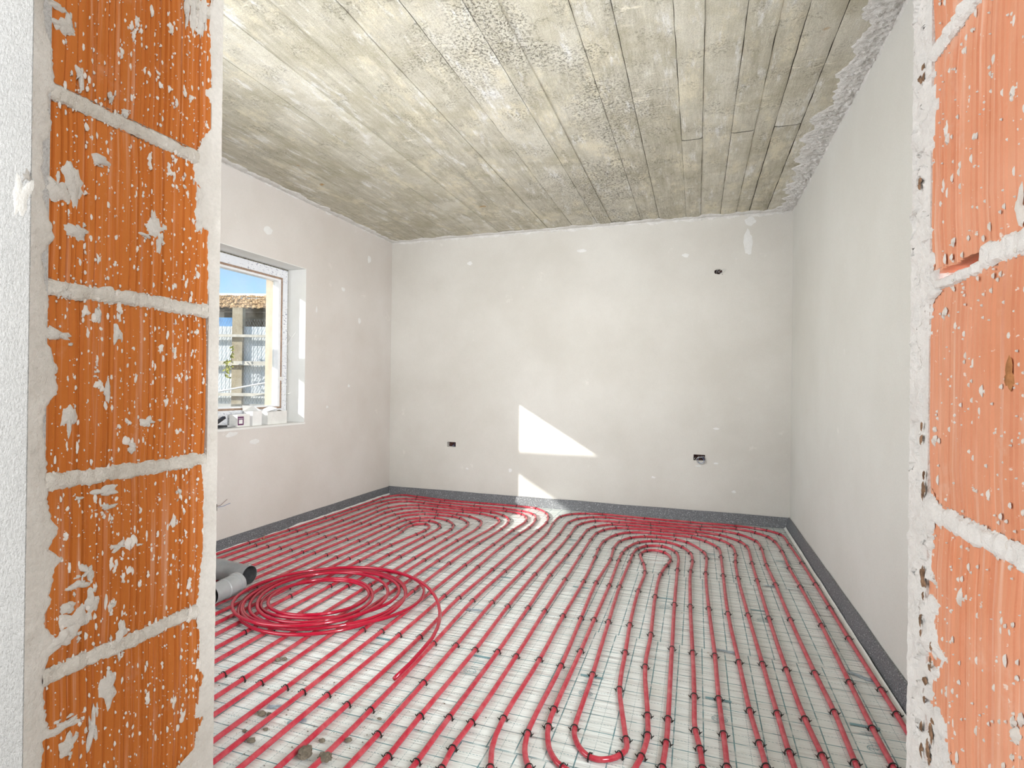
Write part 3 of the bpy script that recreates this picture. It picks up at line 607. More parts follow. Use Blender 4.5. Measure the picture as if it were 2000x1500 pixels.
# ------------------------------------------------------------------ heating pipes
PIPES = {'A': ('561 832 0 998 -3 240 0 80 3 270 6 370 1 180 -3 330 -3 190 -5 200 -1 90 1 80 6 200 0 90 -3 130 -3 50 -4 39 -5 40 -8 39 -8 29 -10 28 -13 27 -11 17 -11 16 -13 15 -13 15 -14 14 -16 13 -32 23 -18 10 -17 8 -19 8 -19 6 -19 5 -19 4 -30 2 -40 0 -130 -9 -39 -2 -200 -6 -110 -2 -70 1 -80 3 -140 6 -100 6 -30 1 -30 -2 -20 -2 -19 -3 -20 -4 -19 -6 -18 -7 -18 -9 -16 -11 -16 -12 -22 -20 -21 -22 -12 -16 -17 -24 -11 -17 -9 -18 -7 -18 -12 -38 -9 -39 -5 -40 -2 -50 2 -70 12 -189 1 -90 0 -100 -5 -280 -3 -480 -4 -280 -1 -120 1 -80 2 -80 17 -380 11 -379 5 -310 -1 -310 2 -30 6 -29 7 -18 4 -9 11 -16 13 -14 8 -7 16 -10 18 -8 28 -7 40 -4 80 -3 140 -2 170 -2 200 0 180 1 150 3 90 3 30 2 29 5 19 6 17 8 16 11 14 13 12 16 9 17 6 18 4 20 2 19 1 30 -1 160 0 430 0 60 -2 40 -13 160 -6 99 -4 160 -5 310 -2 410 2 570 1 230 5 200 1 70 -2 40 -2 40 -4 30 -6 29 -8 29 -7 18 -13 27 -16 25 -18 24 -26 30 -29 28 -24 18 -25 15 -18 9 -28 9 -29 7 -50 8 -59 6 -50 4 -50 1 -200 -2 -160 2 -60 -4 -30 -3 -19 -3 -29 -8 -27 -11 -25 -16 -23 -20 -28 -28 -24 -32 -11 -16 -10 -18 -12 -27 -9 -29 -8 -39 -5 -39 -2 -40 1 -160 -3 -350 -2 -140 -6 -240 -1 -120 3 -130 15 -370 7 -249 5 -180 3 -180 1 -350 3 -210 0 -120 3 -40 3 -19 6 -19 8 -18 11 -15 14 -14 16 -12 17 -8 19 -6 19 -4 20 -2 40 -3 70 -2 190 -2 220 1 150 3 49 4 29 6 18 7 9 5 16 11 14 13 6 7 10 17 5 9 6 18 5 29 2 30 1 30 -2 130 1 180 -1 70 -3 60 -15 199 -4 80 -10 330 -12 320 -3 140 -1 110 0 130 6 640 0 200 -2 50 -4 29 -4 20 -5 19 -10 28 -8 18 -15 26 -16 25 -18 24 -19 24 -20 21 -15 14 -16 12 -16 10 -18 8 -19 5 -20 2 -30 1 -69 -1 -90 2 -30 0 -30 -2 -50 -6 -39 -7 -19 -5 -19 -6 -27 -12 -25 -16 -23 -20 -19 -22 -12 -16 -10 -17 -18 -36 -15 -37 -12 -38 -11 -49 -9 -49 -6 -39 -2 -40 -1 -40 3 -130 9 -150 10 -240 4 -130 2 -110 1 -120 -2 -360 2 -110 5 -240 1 -100 -1 -100 -6 -229 0 -60 2 -60 5 -70 8 -49 7 -29 19 -57 15 -57 8 -18 5 -8 13 -15 14 -13 8 -6 17 -9 19 -6 29 -5 30 -3 50 -2 90 0 90 1 50 2 39 4 19 4 19 7 17 9 15 12 13 15 10 16 8 18 5 19 4 29 2 40 0 60 -1 70 -2 50 -3 40 -4 40 -11 69 -3 29 -2 30 -1 160 -3 170 -6 210 -11 370 -5 280 -3 190 0 140 2 80 7 120 1 40 0 70 -2 50 -3 29 -4 20 -9 39 -9 29 -7 18 -8 18 -9 18 -10 17 -12 16 -19 23 -13 15 -15 13 -16 12 -17 10 -8 4 -19 7 -9 2 -20 1 -19 -1 -29 -6 -28 -10 -26 -14 -25 -17 -21 -21 -12 -15 -15 -26 -9 -18 -11 -28 -11 -38 -13 -48 -8 -39 -6 -40 -5 -60 -1 -70 2 -160 8 -319 2 -130 -1 -420 2 -340 -3 -350 1 -140 4 -40 3 -20 6 -29 9 -29 6 -18 8 -19 10 -17 11 -16 13 -15 7 -6 16 -11 27 -13 18 -7 20 -4 29 -3 19 1 10 2 18 6 8 5 16 11 6 7 12 15 4 9 7 18 6 19 9 39 8 49 3 30 2 30 0 30 -2 29 -10 100 -26 208 -5 60 -3 50 -2 70 2 150 -1 70 -12 370 -2 200 0 90 1 70 2 60 4 50 5 49 8 60 9 49 13 69 5 29 3 30 0 30 -3 29 -4 20 -9 28 -8 18 -10 17 -13 15 -14 12 -17 10 -18 5 -9 1 -9 0 -9 -2 -17 -6 -8 -5 -14 -13 -12 -15 -4 -9 -8 -18 -6 -28 -2 -30 2 -30 4 -29 27 -117 15 -79 7 -49 4 -50 1 -40 0 -40 -7 -160 -2 -70 0 -100 1 -130 3 -140 4 -130 12 -249 5 -150 4 -70 5 -60 10 -59 41 -196 11 -46 2 -19 -1 -9 -1 -9 -8 -17 -5 -8 -11 -15 -15 -13 -16 -9 -8 -3 -9 -2 -9 0 -9 1 -8 2 -9 4 -14 11 -13 15 -11 16 -13 27 -6 18 -4 20 -3 29 -1 30 -1 240 -2 100 -20 690 -5 220 0 150 3 320 -1 140 1 50 3 50 3 30 3 19 7 29 7 19 12 27 9 17 12 17 13 14 15 13 16 10 18 8 19 5 19 2 18 -3 9 -3 17 -8 15 -12 20 -22 17 -24 13 -27 10 -28 7 -29 6 -40 3 -39 2 -60 -1 -180 3 -570 19 -1100 -1 -60 -4 -100 -2 -80 -2 -30 -4 -19 -6 -18 -9 -17 -6 -8 -13 -15 -7 -6 -16 -11 -18 -8 -19 -5 -29 -5 -30 -1 -30 -1 -30 1 -30 3 -19 3 -19 6 -17 8 -9 5 -8 6 -14 13 -14 15 -12 16 -21 33 -8 18 -8 19 -8 28 -7 39 -5 50 -1 80 5 260 -1 130 -5 180 -21 560 -3 140 0 60 2 70 10 239 3 90 -2 80 -11 140 -2 50 1 90 3 40 3 29 9 39 12 38 16 37 16 25 18 24 20 21 23 19 16 12 17 10 27 13 28 10 29 6 20 3 20 1 40 -2 39 -5 20 -4 19 -6 27 -11 25 -16 16 -12 14 -14 13 -15 11 -16 16 -26 15 -26 27 -53 11 -28 11 -28 10 -39 4 -19 3 -30 2 -50 0 -50 -1 -50 -8 -190 0 -80 0 -120 2 -170 5 -250 13 -449 3 -340 9 -290 3 -210 1 -100 -1 -60 -2 -40 -5 -29 -5 -19 -9 -18 -11 -16 -6 -7 -7 -6 -16 -12 -17 -9 -19 -6 -19 -4 -20 -2 -59 -4 -120 -2 -140 0 -110 2 -70 3 -40 4 -19 5 -9 3 -18 8 -8 5 -15 12 -7 7 -6 8 -10 16 -8 18 -4 19 -3 20 -4 49 -6 60 -2 40 5 110 1 59 1 140 -1 190 -2 200 -7 330 -4 240 -10 760 -5 280 1 170 1 40 2 40 6 40 6 29 9 28 11 28 18 36 16 25 18 24 21 21 15 12 17 9 19 7 19 6 29 5 40 6 39 4 40 3 70 3 170 4 70 -1 40 -2 30 -5 29 -7 28 -9 36 -16 26 -15 17 -11 31 -24 15 -14 13 -15 19 -23 10 -17 9 -18 8 -18 7 -19 11 -38 5 -30 3 -39 2 -40 0 -50 -2 -70 -9 -120 -4 -100 -2 -180 1 -190 10 -490 24 -899 2 -60 5 -80 2 -40 -1 -230 3 -200 -1 -50 -2 -40 -4 -29 -5 -19 -4 -9 -9 -17 -5 -8 -13 -15 -8 -6 -7 -6 -17 -9 -9 -4 -19 -5 -20 -4 -29 -3 -80 -3 -160 -2 -200 -1 -190 1 -150 3 -80 3 -20 3 -19 4 -19 5 -9 4 -16 10 -15 13 -13 14 -10 17 -4 9 -6 19 -4 29 -2 30 1 180 -5 220 -1 310 -1 130 -5 139 -14 320 -5 220 -1 180 0 190 6 400 2 240 0 120 -1 110 -10 160 -1 60 2 50 5 39 7 29 13 38 16 36 15 26 17 25 20 21 16 12 8 5 18 8 28 9 39 8 139 18 60 6 69 6 80 3 60 0 60 -2 240 -11 40 0 90 0 40 -2 29 -5 29 -8 28 -11 17 -10 16 -11 23 -19 14 -15 18 -23 17 -24 20 -35 13 -27 11 -28 6 -19 6 -29 3 -30 2 -40 0 -140 -9 -239 0 -110 8 -320 2 -450 5 -300 6 -240 10 -230 2 -100 -3 -310 0 -420 2 -250 -1 -40 -3 -30 -3 -19 -6 -19 -9 -17 -11 -16 -14 -14 -15 -11 -18 -8 -18 -6 -30 -5 -29 -3 -80 -3 -140 -3 -180 -1 -200 -1 -370 2 -140 3 -80 3 -40 4 -28 7 -18 8 -9 5 -15 11 -7 7 -12 15 -5 8 -8 18 -4 9 -4 19 -4 40 -1 80 2 170 1 190 -3 160 -6 190 -11 259 -21 380 -3 140 0 170 10 510 6 270 8 239 1 90 -1 60 -4 60 -6 60 -14 119 -6 60 -7 120 -2 60 2 39 4 30 7 29 10 28 13 27 11 17 11 16 13 15 13 15 15 13 16 11 26 16 27 13 28 11 18 7 29 8 30 6 29 4 30 3 40 2 40 -1 40 -1 189 -14 100 -2 130 0 200 5 240 10 60 0 50 -4 49 -8 29 -6 29 -8 48 -15 18 -8 18 -8 17 -10 17 -11 15 -13 15 -13 19 -23 15 -25 8 -18 8 -29 4 -29 3 -40 1 -150 8 -230 7 -400 2 -300 1 -630 7 -580 -2 -230 0 -928',
 '561 1900 91 558 2090 90 561 2390 89 568 2920 90 563 3450 91 556 3780 90 563 4150 91 549 4399 99 518 4514 115 439 4615 140 307 4682 168 49 4677 2 -281 4670 0 -551 4679 177 -721 4684 6 -825 4653 30 -935 4540 59 -979 4398 83 -969 4019 91 -974 3609 89 -977 3129 90 -981 2639 91 -961 2149 92 -946 1520 91 372 1883 93 357 2072 93 347 2412 91 342 2922 90 343 3472 90 345 3802 90 344 4192 98 309 4305 119 179 4440 150 7 4482 174 -333 4487 0 -523 4486 5 -638 4460 28 -754 4339 61 -789 4226 82 -794 3996 90 -798 3546 89 -806 3136 90 -788 2636 92 -775 2157 91 -771 1677 91 -769 1447 90 205 1773 92 198 1883 94 185 2062 93 174 2412 92 157 2912 91 160 3492 90 163 3872 90 151 4080 105 75 4219 129 -23 4300 161 -151 4307 0 -321 4306 6 -474 4266 31 -564 4162 63 -622 3951 83 -626 3752 92 -616 3572 93 -600 3102 91 -601 2602 90 -593 2152 90 -599 1733 92 -557 1498 105 28 1702 92 21 1792 98 8 1881 96 3 2090 91 -4 2430 91 -19 2940 91 -24 3500 89 -15 3710 90 -28 3879 103 -82 4006 125 -195 4098 166 -300 4084 24 -384 4017 55 -447 3839 78 -462 3720 87 -462 3560 91 -452 3091 91 -452 2611 90 -450 2281 90 -453 1841 91 -447 1741 99 -359 1571 148 -146 1695 80 -137 1805 91 -146 1914 96 -182 2242 93 -184 2542 91 -198 3012 91 -192 3382 85 -167 3560 79 -149 3668 86 -195 3835 134 -316 3830 53 -342 3737 90 -305 3541 101 -283 3383 93 -291 3063 89 -285 2613 92 -272 2334 93 -257 2044 97 -199 1761 104 -208 1681 57 -293 1642 159 -365 1763 97 -369 2112 91 -384 2612 92 -395 3092 90 -392 3552 90 -393 3702 88 -376 3850 73 -323 3944 44 -218 3979 165 -120 3864 109 -100 3497 90 -97 2937 91 -88 2437 91 -79 1917 91 -78 1787 88 -84 1667 89 -451 1537 123 -501 1686 95 -499 2136 91 -514 2606 92 -529 3106 90 -515 3555 91 -529 3805 91 -513 3993 75 -451 4117 49 -357 4188 25 -271 4211 5 -133 4195 161 -51 4142 133 56 3940 107 72 3812 91 63 3492 89 69 2942 91 83 2433 91 86 2103 91 93 1893 92 96 1733 91 -687 1448 94 -695 1538 93 -691 1678 88 -690 2147 91 -699 2627 91 -707 3097 91 -712 3567 91 -718 3967 89 -708 4157 80 -673 4260 63 -594 4360 33 -500 4389 9 -251 4405 1 18 4392 164 178 4296 133 243 4174 105 257 3956 88 246 3796 87 240 3476 90 250 2926 91 263 2427 92 273 2077 92 279 1867 93 -861 1441 90 -865 1651 91 -869 2141 91 -889 2620 92 -893 3120 90 -887 3580 89 -885 3990 91 -895 4300 85 -870 4406 68 -786 4526 33 -594 4569 7 -345 4589 1 35 4576 179 204 4571 169 312 4523 141 420 4358 108 438 4170 90 427 3791 90 436 3441 91 439 2941 91 449 2421 92 460 2151 91 458 1881 90 -1040 1624 91 -1058 2133 93 -1083 2623 91 -1077 3103 89 -1068 3583 89 -1059 4002 92 -1090 4321 94 -1090 4560 77 -1021 4690 46 -912 4758 22 -766 4789 4 -407 4773 179 -37 4777 2 303 4786 175 449 4757 163 531 4721 148 616 4627 113 637 4340 92 648 3920 91 653 3520 90 654 2810 90 659 2370 91 661 2210 90 659 2050 89 -952 1840 91 -871 1043 157 -364 1021 0 146 1025 2 374 1363 90 -403 1193 0 150 1224 34 -161 1367 2 53 1318 41 -367 1279 0 287 1337 90 -75 1108 1 -605 1110 179 459 1281 91 -1026 1017 115 653 3170 90'),
 'B': ('-1235 832 0 778 -2 490 -4 270 -16 680 -6 320 -1 130 1 140 6 150 7 129 12 130 3 50 0 40 -1 50 -2 50 -4 49 -6 50 -7 39 -11 49 -10 39 -10 28 -12 27 -15 26 -18 23 -22 21 -15 12 -17 12 -34 19 -37 17 -28 10 -38 10 -40 6 -49 7 -50 5 -50 3 -220 5 -190 8 -110 7 -49 5 -50 6 -39 7 -98 20 -30 5 -39 4 -30 0 -20 -2 -19 -4 -38 -12 -46 -19 -18 -9 -16 -11 -15 -12 -7 -8 -18 -23 -14 -26 -15 -37 -9 -29 -7 -29 -6 -29 -5 -40 -4 -40 -3 -40 -3 -100 -1 -110 3 -250 0 -100 -5 -419 -9 -340 -2 -130 0 -1740 1 -40 3 -20 4 -19 7 -18 4 -9 11 -16 7 -7 7 -7 15 -12 9 -4 17 -8 29 -7 30 -3 60 -3 100 -3 140 -1 340 -2 320 3 110 2 69 3 30 3 29 5 19 7 17 9 15 11 14 15 10 16 9 17 5 19 3 20 3 29 1 30 -2 170 0 270 -3 280 -4 180 -4 140 -21 530 -6 180 -3 130 -2 130 2 180 4 189 5 100 13 190 3 80 1 50 -1 60 -1 40 -3 40 -5 39 -6 40 -10 39 -9 28 -11 28 -15 26 -16 25 -19 23 -21 21 -31 26 -33 22 -26 14 -27 12 -28 10 -29 7 -40 6 -60 4 -150 1 -199 10 -130 3 -40 0 -40 -2 -30 -4 -29 -6 -29 -8 -27 -11 -25 -16 -22 -20 -13 -15 -12 -16 -21 -34 -14 -26 -8 -19 -14 -37 -7 -29 -4 -30 -2 -39 0 -60 2 -80 11 -210 1 -50 0 -50 -5 -90 -18 -229 -3 -60 -1 -70 0 -80 4 -190 0 -100 0 -1420 -1 -150 1 -40 2 -20 3 -19 5 -19 4 -9 9 -17 5 -8 7 -8 14 -13 16 -10 9 -5 18 -6 29 -6 50 -4 70 -2 100 -2 250 0 210 2 70 2 40 3 29 5 19 5 17 8 17 11 14 13 11 15 10 17 6 19 6 29 2 30 1 40 0 60 -5 380 -19 909 -3 200 -1 150 1 140 3 140 8 260 9 170 2 60 -1 70 -1 30 -4 40 -6 39 -5 30 -7 29 -10 28 -14 26 -10 17 -12 16 -21 22 -22 20 -31 24 -34 22 -35 18 -28 11 -29 9 -39 9 -39 6 -50 6 -50 3 -149 3 -20 -1 -20 -3 -19 -5 -17 -8 -25 -16 -16 -12 -14 -14 -27 -30 -24 -32 -21 -34 -18 -35 -14 -37 -5 -20 -4 -19 -5 -40 -2 -50 1 -49 5 -100 1 -50 -4 -270 -1 -180 3 -400 0 -1180 -2 -190 2 -60 4 -30 5 -19 4 -9 8 -17 6 -8 13 -15 7 -6 8 -6 16 -9 9 -4 19 -6 29 -5 50 -3 120 -2 140 1 70 4 20 2 19 4 18 7 18 9 15 11 7 7 12 15 9 17 7 19 4 19 4 29 0 30 0 130 -1 1450 4 170 7 230 4 100 10 150 1 40 -1 30 -3 29 -3 20 -6 29 -6 19 -7 19 -13 27 -10 17 -17 24 -20 23 -21 21 -23 19 -17 11 -17 10 -27 13 -28 10 -19 5 -29 4 -20 -1 -19 -3 -20 -4 -18 -7 -18 -9 -25 -16 -15 -12 -15 -14 -12 -15 -12 -16 -15 -26 -11 -27 -6 -19 -4 -20 -5 -29 -2 -50 0 -190 5 -340 -5 -400 0 -1260 3 -30 4 -19 3 -9 8 -18 5 -8 11 -16 15 -13 8 -5 17 -10 18 -6 10 -2 19 -3 30 1 19 3 9 2 18 8 9 4 16 11 13 14 6 8 10 16 4 9 6 19 5 29 2 30 1 50 -2 250 -1 890 1 250 1 90 3 80 4 70 8 79 24 229 3 40 1 30 -1 30 -3 30 -5 29 -6 19 -8 18 -10 16 -13 14 -16 10 -8 4 -9 2 -8 1 -9 -1 -9 -2 -9 -4 -16 -10 -13 -13 -6 -8 -9 -16 -7 -19 -2 -9 -3 -20 -1 -29 4 -40 5 -29 17 -68 5 -40 5 -70 4 -109 2 -170 -5 -330 0 -920 1 -80 3 -150 0 -50 -1 -30 -3 -20 -5 -18 -3 -8 -5 -8 -6 -6 -6 -5 -7 -4 -8 -1 -8 0 -8 2 -7 4 -6 5 -6 6 -4 8 -4 8 -2 10 -4 19 -1 19 -1 30 4 230 0 960 1 90 7 190 1 100 -3 180 -6 240 -5 110 1 40 2 20 4 19 8 29 8 18 5 8 12 15 7 6 7 6 17 10 9 3 19 5 19 1 10 0 9 -1 19 -5 27 -12 17 -10 16 -12 15 -13 14 -14 19 -23 15 -25 10 -28 5 -19 4 -20 3 -40 1 -60 -6 -230 -11 -309 -2 -110 1 -1200 2 -240 -1 -50 -3 -40 -4 -19 -6 -19 -9 -17 -5 -8 -13 -15 -7 -6 -16 -11 -18 -9 -9 -3 -19 -5 -20 -3 -29 -2 -80 -1 -80 2 -40 4 -28 7 -18 8 -9 5 -15 11 -7 7 -12 16 -5 8 -7 18 -3 9 -4 19 -4 30 -1 40 2 150 0 1190 1 90 9 300 8 590 3 89 3 30 4 19 3 9 8 18 11 16 19 23 29 27 23 19 25 15 18 9 10 3 19 5 19 2 20 1 120 -1 30 -1 30 -4 29 -6 19 -5 28 -11 17 -9 17 -11 23 -18 15 -14 21 -21 20 -22 18 -24 11 -17 8 -17 7 -19 5 -19 3 -20 3 -30 4 -70 2 -90 0 -310 -3 -290 0 -210 2 -420 10 -1099 -1 -50 -1 -20 -3 -20 -4 -19 -7 -18 -10 -17 -12 -15 -15 -13 -16 -10 -18 -7 -29 -7 -30 -3 -30 -2 -140 -3 -180 0 -160 2 -50 3 -39 4 -19 5 -9 3 -18 9 -8 5 -15 12 -6 7 -6 8 -10 17 -4 9 -6 18 -4 19 -2 20 -1 30 1 1770 3 150 13 260 2 110 0 40 -2 50 -14 189 -3 70 1 30 2 20 3 20 6 29 18 67 9 29 12 27 10 17 12 15 13 15 15 13 16 13 16 11 17 10 27 12 29 7 29 2 70 -3 30 0 180 6 80 1 90 -1 50 -4 29 -5 29 -7 29 -9 37 -14 27 -12 27 -14 25 -16 23 -19 21 -21 12 -16 11 -16 9 -18 7 -18 8 -29 3 -20 4 -30 2 -29 1 -50 0 -60 -1 -50 -3 -70 -16 -200 -6 -99 -6 -180 -3 -190 0 -180 3 -240 16 -970 3 -220 1 -350 -3 -40 -6 -29 -7 -18 -10 -17 -12 -15 -14 -13 -17 -10 -18 -7 -19 -5 -29 -4 -50 -3 -90 -3 -270 -2 -300 1 -120 1 -90 3 -50 4 -29 5 -19 6 -8 4 -17 10 -8 6 -7 7 -12 15 -5 8 -8 17 -4 10 -4 19 -3 19 -1 20 -2 60 2 220 0 1190 -1 210 1 50 2 50 21 259 3 60 2 80 2 150 -1 230 -6 370 -2 210 0 30 3 30 4 19 5 19 12 27 16 25 25 31 21 21 24 17 18 9 18 6 29 4 30 1 40 -2 130 -11 149 -16 59 -6 80 -6 90 -5 90 -3 60 -2 50 1 100 5 30 0 30 -1 29 -3 30 -6 38 -10 29 -10 27 -12 18 -9 24 -17 15 -14 13 -14 17 -24 14 -27 13 -27 9 -28 8 -29 6 -29 4 -40 2 -40 -1 -40 -11 -159 -4 -90 -5 -370 -7 -290 -2 -130 0 -110 1 -130 13 -640 2 -270 0 -630 3 -260 -2 -40 -2 -30 -3 -19 -6 -19 -7 -18 -11 -16 -6 -8 -14 -13 -8 -5 -17 -10 -19 -6 -19 -4 -20 -3 -29 -2 -90 -3 -160 -3 -200 -2 -280 0 -270 1 -200 4 -60 2 -40 2 -20 2 -19 4 -19 5 -18 8 -16 11 -14 13 -12 16 -9 17 -6 19 -5 29 -3 29 0 30 1 200 0 1430 0 200 1 70 2 60 15 300 5 170 9 670 2 210 -1 90 -7 89 0 30 2 30 6 29 12 38 15 37 14 27 16 24 13 15 7 7 16 11 17 8 19 5 19 2 30 -2 168 -26 177 -32 59 -8 60 -4 40 -1 50 0 210 9 280 6 60 0 130 -4 30 -1 29 -4 29 -7 28 -11 25 -15 15 -13 15 -13 26 -30 30 -40 26 -42 15 -27 8 -18 14 -37 11 -39 12 -48 8 -39 8 -50 5 -39 3 -40 2 -40 0 -70 -11 -590 -3 -510 -6 -290 -1 -120 1 -70 2 -80 20 -329 5 -190 2 -180 2 -260 0 -688',
 '-1235 1650 90 -1237 2150 91 -1258 3120 91 -1264 3590 89 -1251 3909 86 -1235 4129 90 -1257 4387 102 -1319 4554 127 -1456 4650 159 -1641 4686 175 -1931 4696 178 -2290 4717 173 -2566 4758 4 -2662 4733 22 -2745 4681 48 -2812 4517 79 -2827 3818 89 -2832 3389 89 -2842 2999 89 -1407 1639 90 -1414 2139 91 -1449 3119 91 -1444 3588 88 -1422 3998 90 -1433 4197 99 -1468 4322 116 -1554 4430 140 -1694 4504 165 -1973 4520 178 -2222 4531 179 -2412 4525 10 -2520 4479 41 -2616 4318 74 -2629 4160 90 -2615 3790 89 -2641 3391 88 -2638 3001 90 -1597 1632 91 -1623 3121 90 -1612 3591 88 -1604 3981 96 -1664 4178 127 -1804 4288 154 -1938 4326 171 -2138 4338 179 -2273 4322 27 -2429 4121 71 -2441 3764 90 -2446 3334 90 -2443 2984 90 -1802 3129 89 -1790 3589 87 -1779 3848 95 -1811 3973 117 -1915 4092 146 -2054 4139 1 -2172 4093 39 -2247 3979 73 -2261 3751 90 -2256 3341 90 -2261 2991 90 -1994 2956 90 -1989 3326 87 -1959 3634 84 -1950 3754 90 -2029 3926 171 -2115 3854 74 -2095 3659 101 -2080 3320 91 -2084 2980 90 -2171 2971 89 -2162 3311 90 -2171 3731 92 -2171 3920 80 -2129 4006 40 -2048 4031 175 -1931 3964 133 -1884 3878 104 -1879 3589 89 -1892 3130 89 -2360 2996 89 -2350 3336 89 -2345 3766 89 -2340 4035 87 -2196 4230 21 -2078 4241 0 -1939 4234 169 -1855 4204 150 -1746 4102 127 -1698 3592 90 -1702 3132 90 -1691 1633 90 -2541 2990 90 -2539 3340 88 -2523 3760 91 -2539 4139 83 -2520 4226 74 -2481 4328 56 -2355 4420 16 -2217 4423 0 -1927 4430 179 -1758 4416 166 -1588 4336 141 -1524 4249 111 -1503 4032 90 -1529 3603 87 -1538 3143 90 -1516 1633 90 -2744 3002 88 -2719 3361 88 -2715 3791 90 -2723 4301 90 -2715 4490 74 -2596 4629 22 -2409 4632 176 -2131 4604 175 -1831 4590 0 -1582 4591 171 -1416 4527 141 -1357 4448 116 -1318 4315 97 -1330 4006 88 -1336 3596 89 -1345 3126 90 -1329 2156 91 -1329 1636 90 -2928 3027 89 -2910 3397 88 -2903 3817 89 -2896 4517 92 -2899 4686 79 -2802 4864 30 -2609 4860 172 -2283 4808 176 -1923 4815 1 -1563 4819 178 -1367 4794 153 -1230 4641 120 -1180 4511 105 -1147 4324 95 -1147 4064 89 -1155 3594 89 -1157 3104 89 -1165 2634 91 -1141 2165 92 -1133 1625 90 -1247 2630 91 -2829 4168 90 -2842 2449 90 -2842 1889 90 -2842 1329 90 -2529 1023 179 -1969 1021 0 -1431 1085 56 -1433 2629 92 -2638 2481 90 -2638 1951 90 -2639 1421 89 -2277 1193 179 -1747 1198 4 -1606 2122 91 -1617 2621 91 -2443 2434 90 -2443 1874 90 -2334 1373 169 -1813 1451 70 -1802 2009 90 -1802 2569 90 -2261 2391 90 -2261 1781 90 -1992 1736 90 -1994 2346 90 -2084 2440 90 -2082 1890 91 -2173 1871 89 -2171 2421 90 -1892 2540 90 -1892 1940 90 -2059 1453 2 -2360 1796 90 -2360 2396 90 -1699 2632 90 -1695 2133 91 -1955 1280 1 -2503 1322 135 -2541 1870 90 -2541 2430 90 -1533 2643 91 -1524 2143 91 -1631 1117 9 -2220 1107 0 -2743 1232 98 -2745 1822 90 -2745 2412 90 -1338 2646 91 -1339 1028 70 -2930 1197 89 -2929 1807 90 -2929 2417 90 -2898 4167 89'),
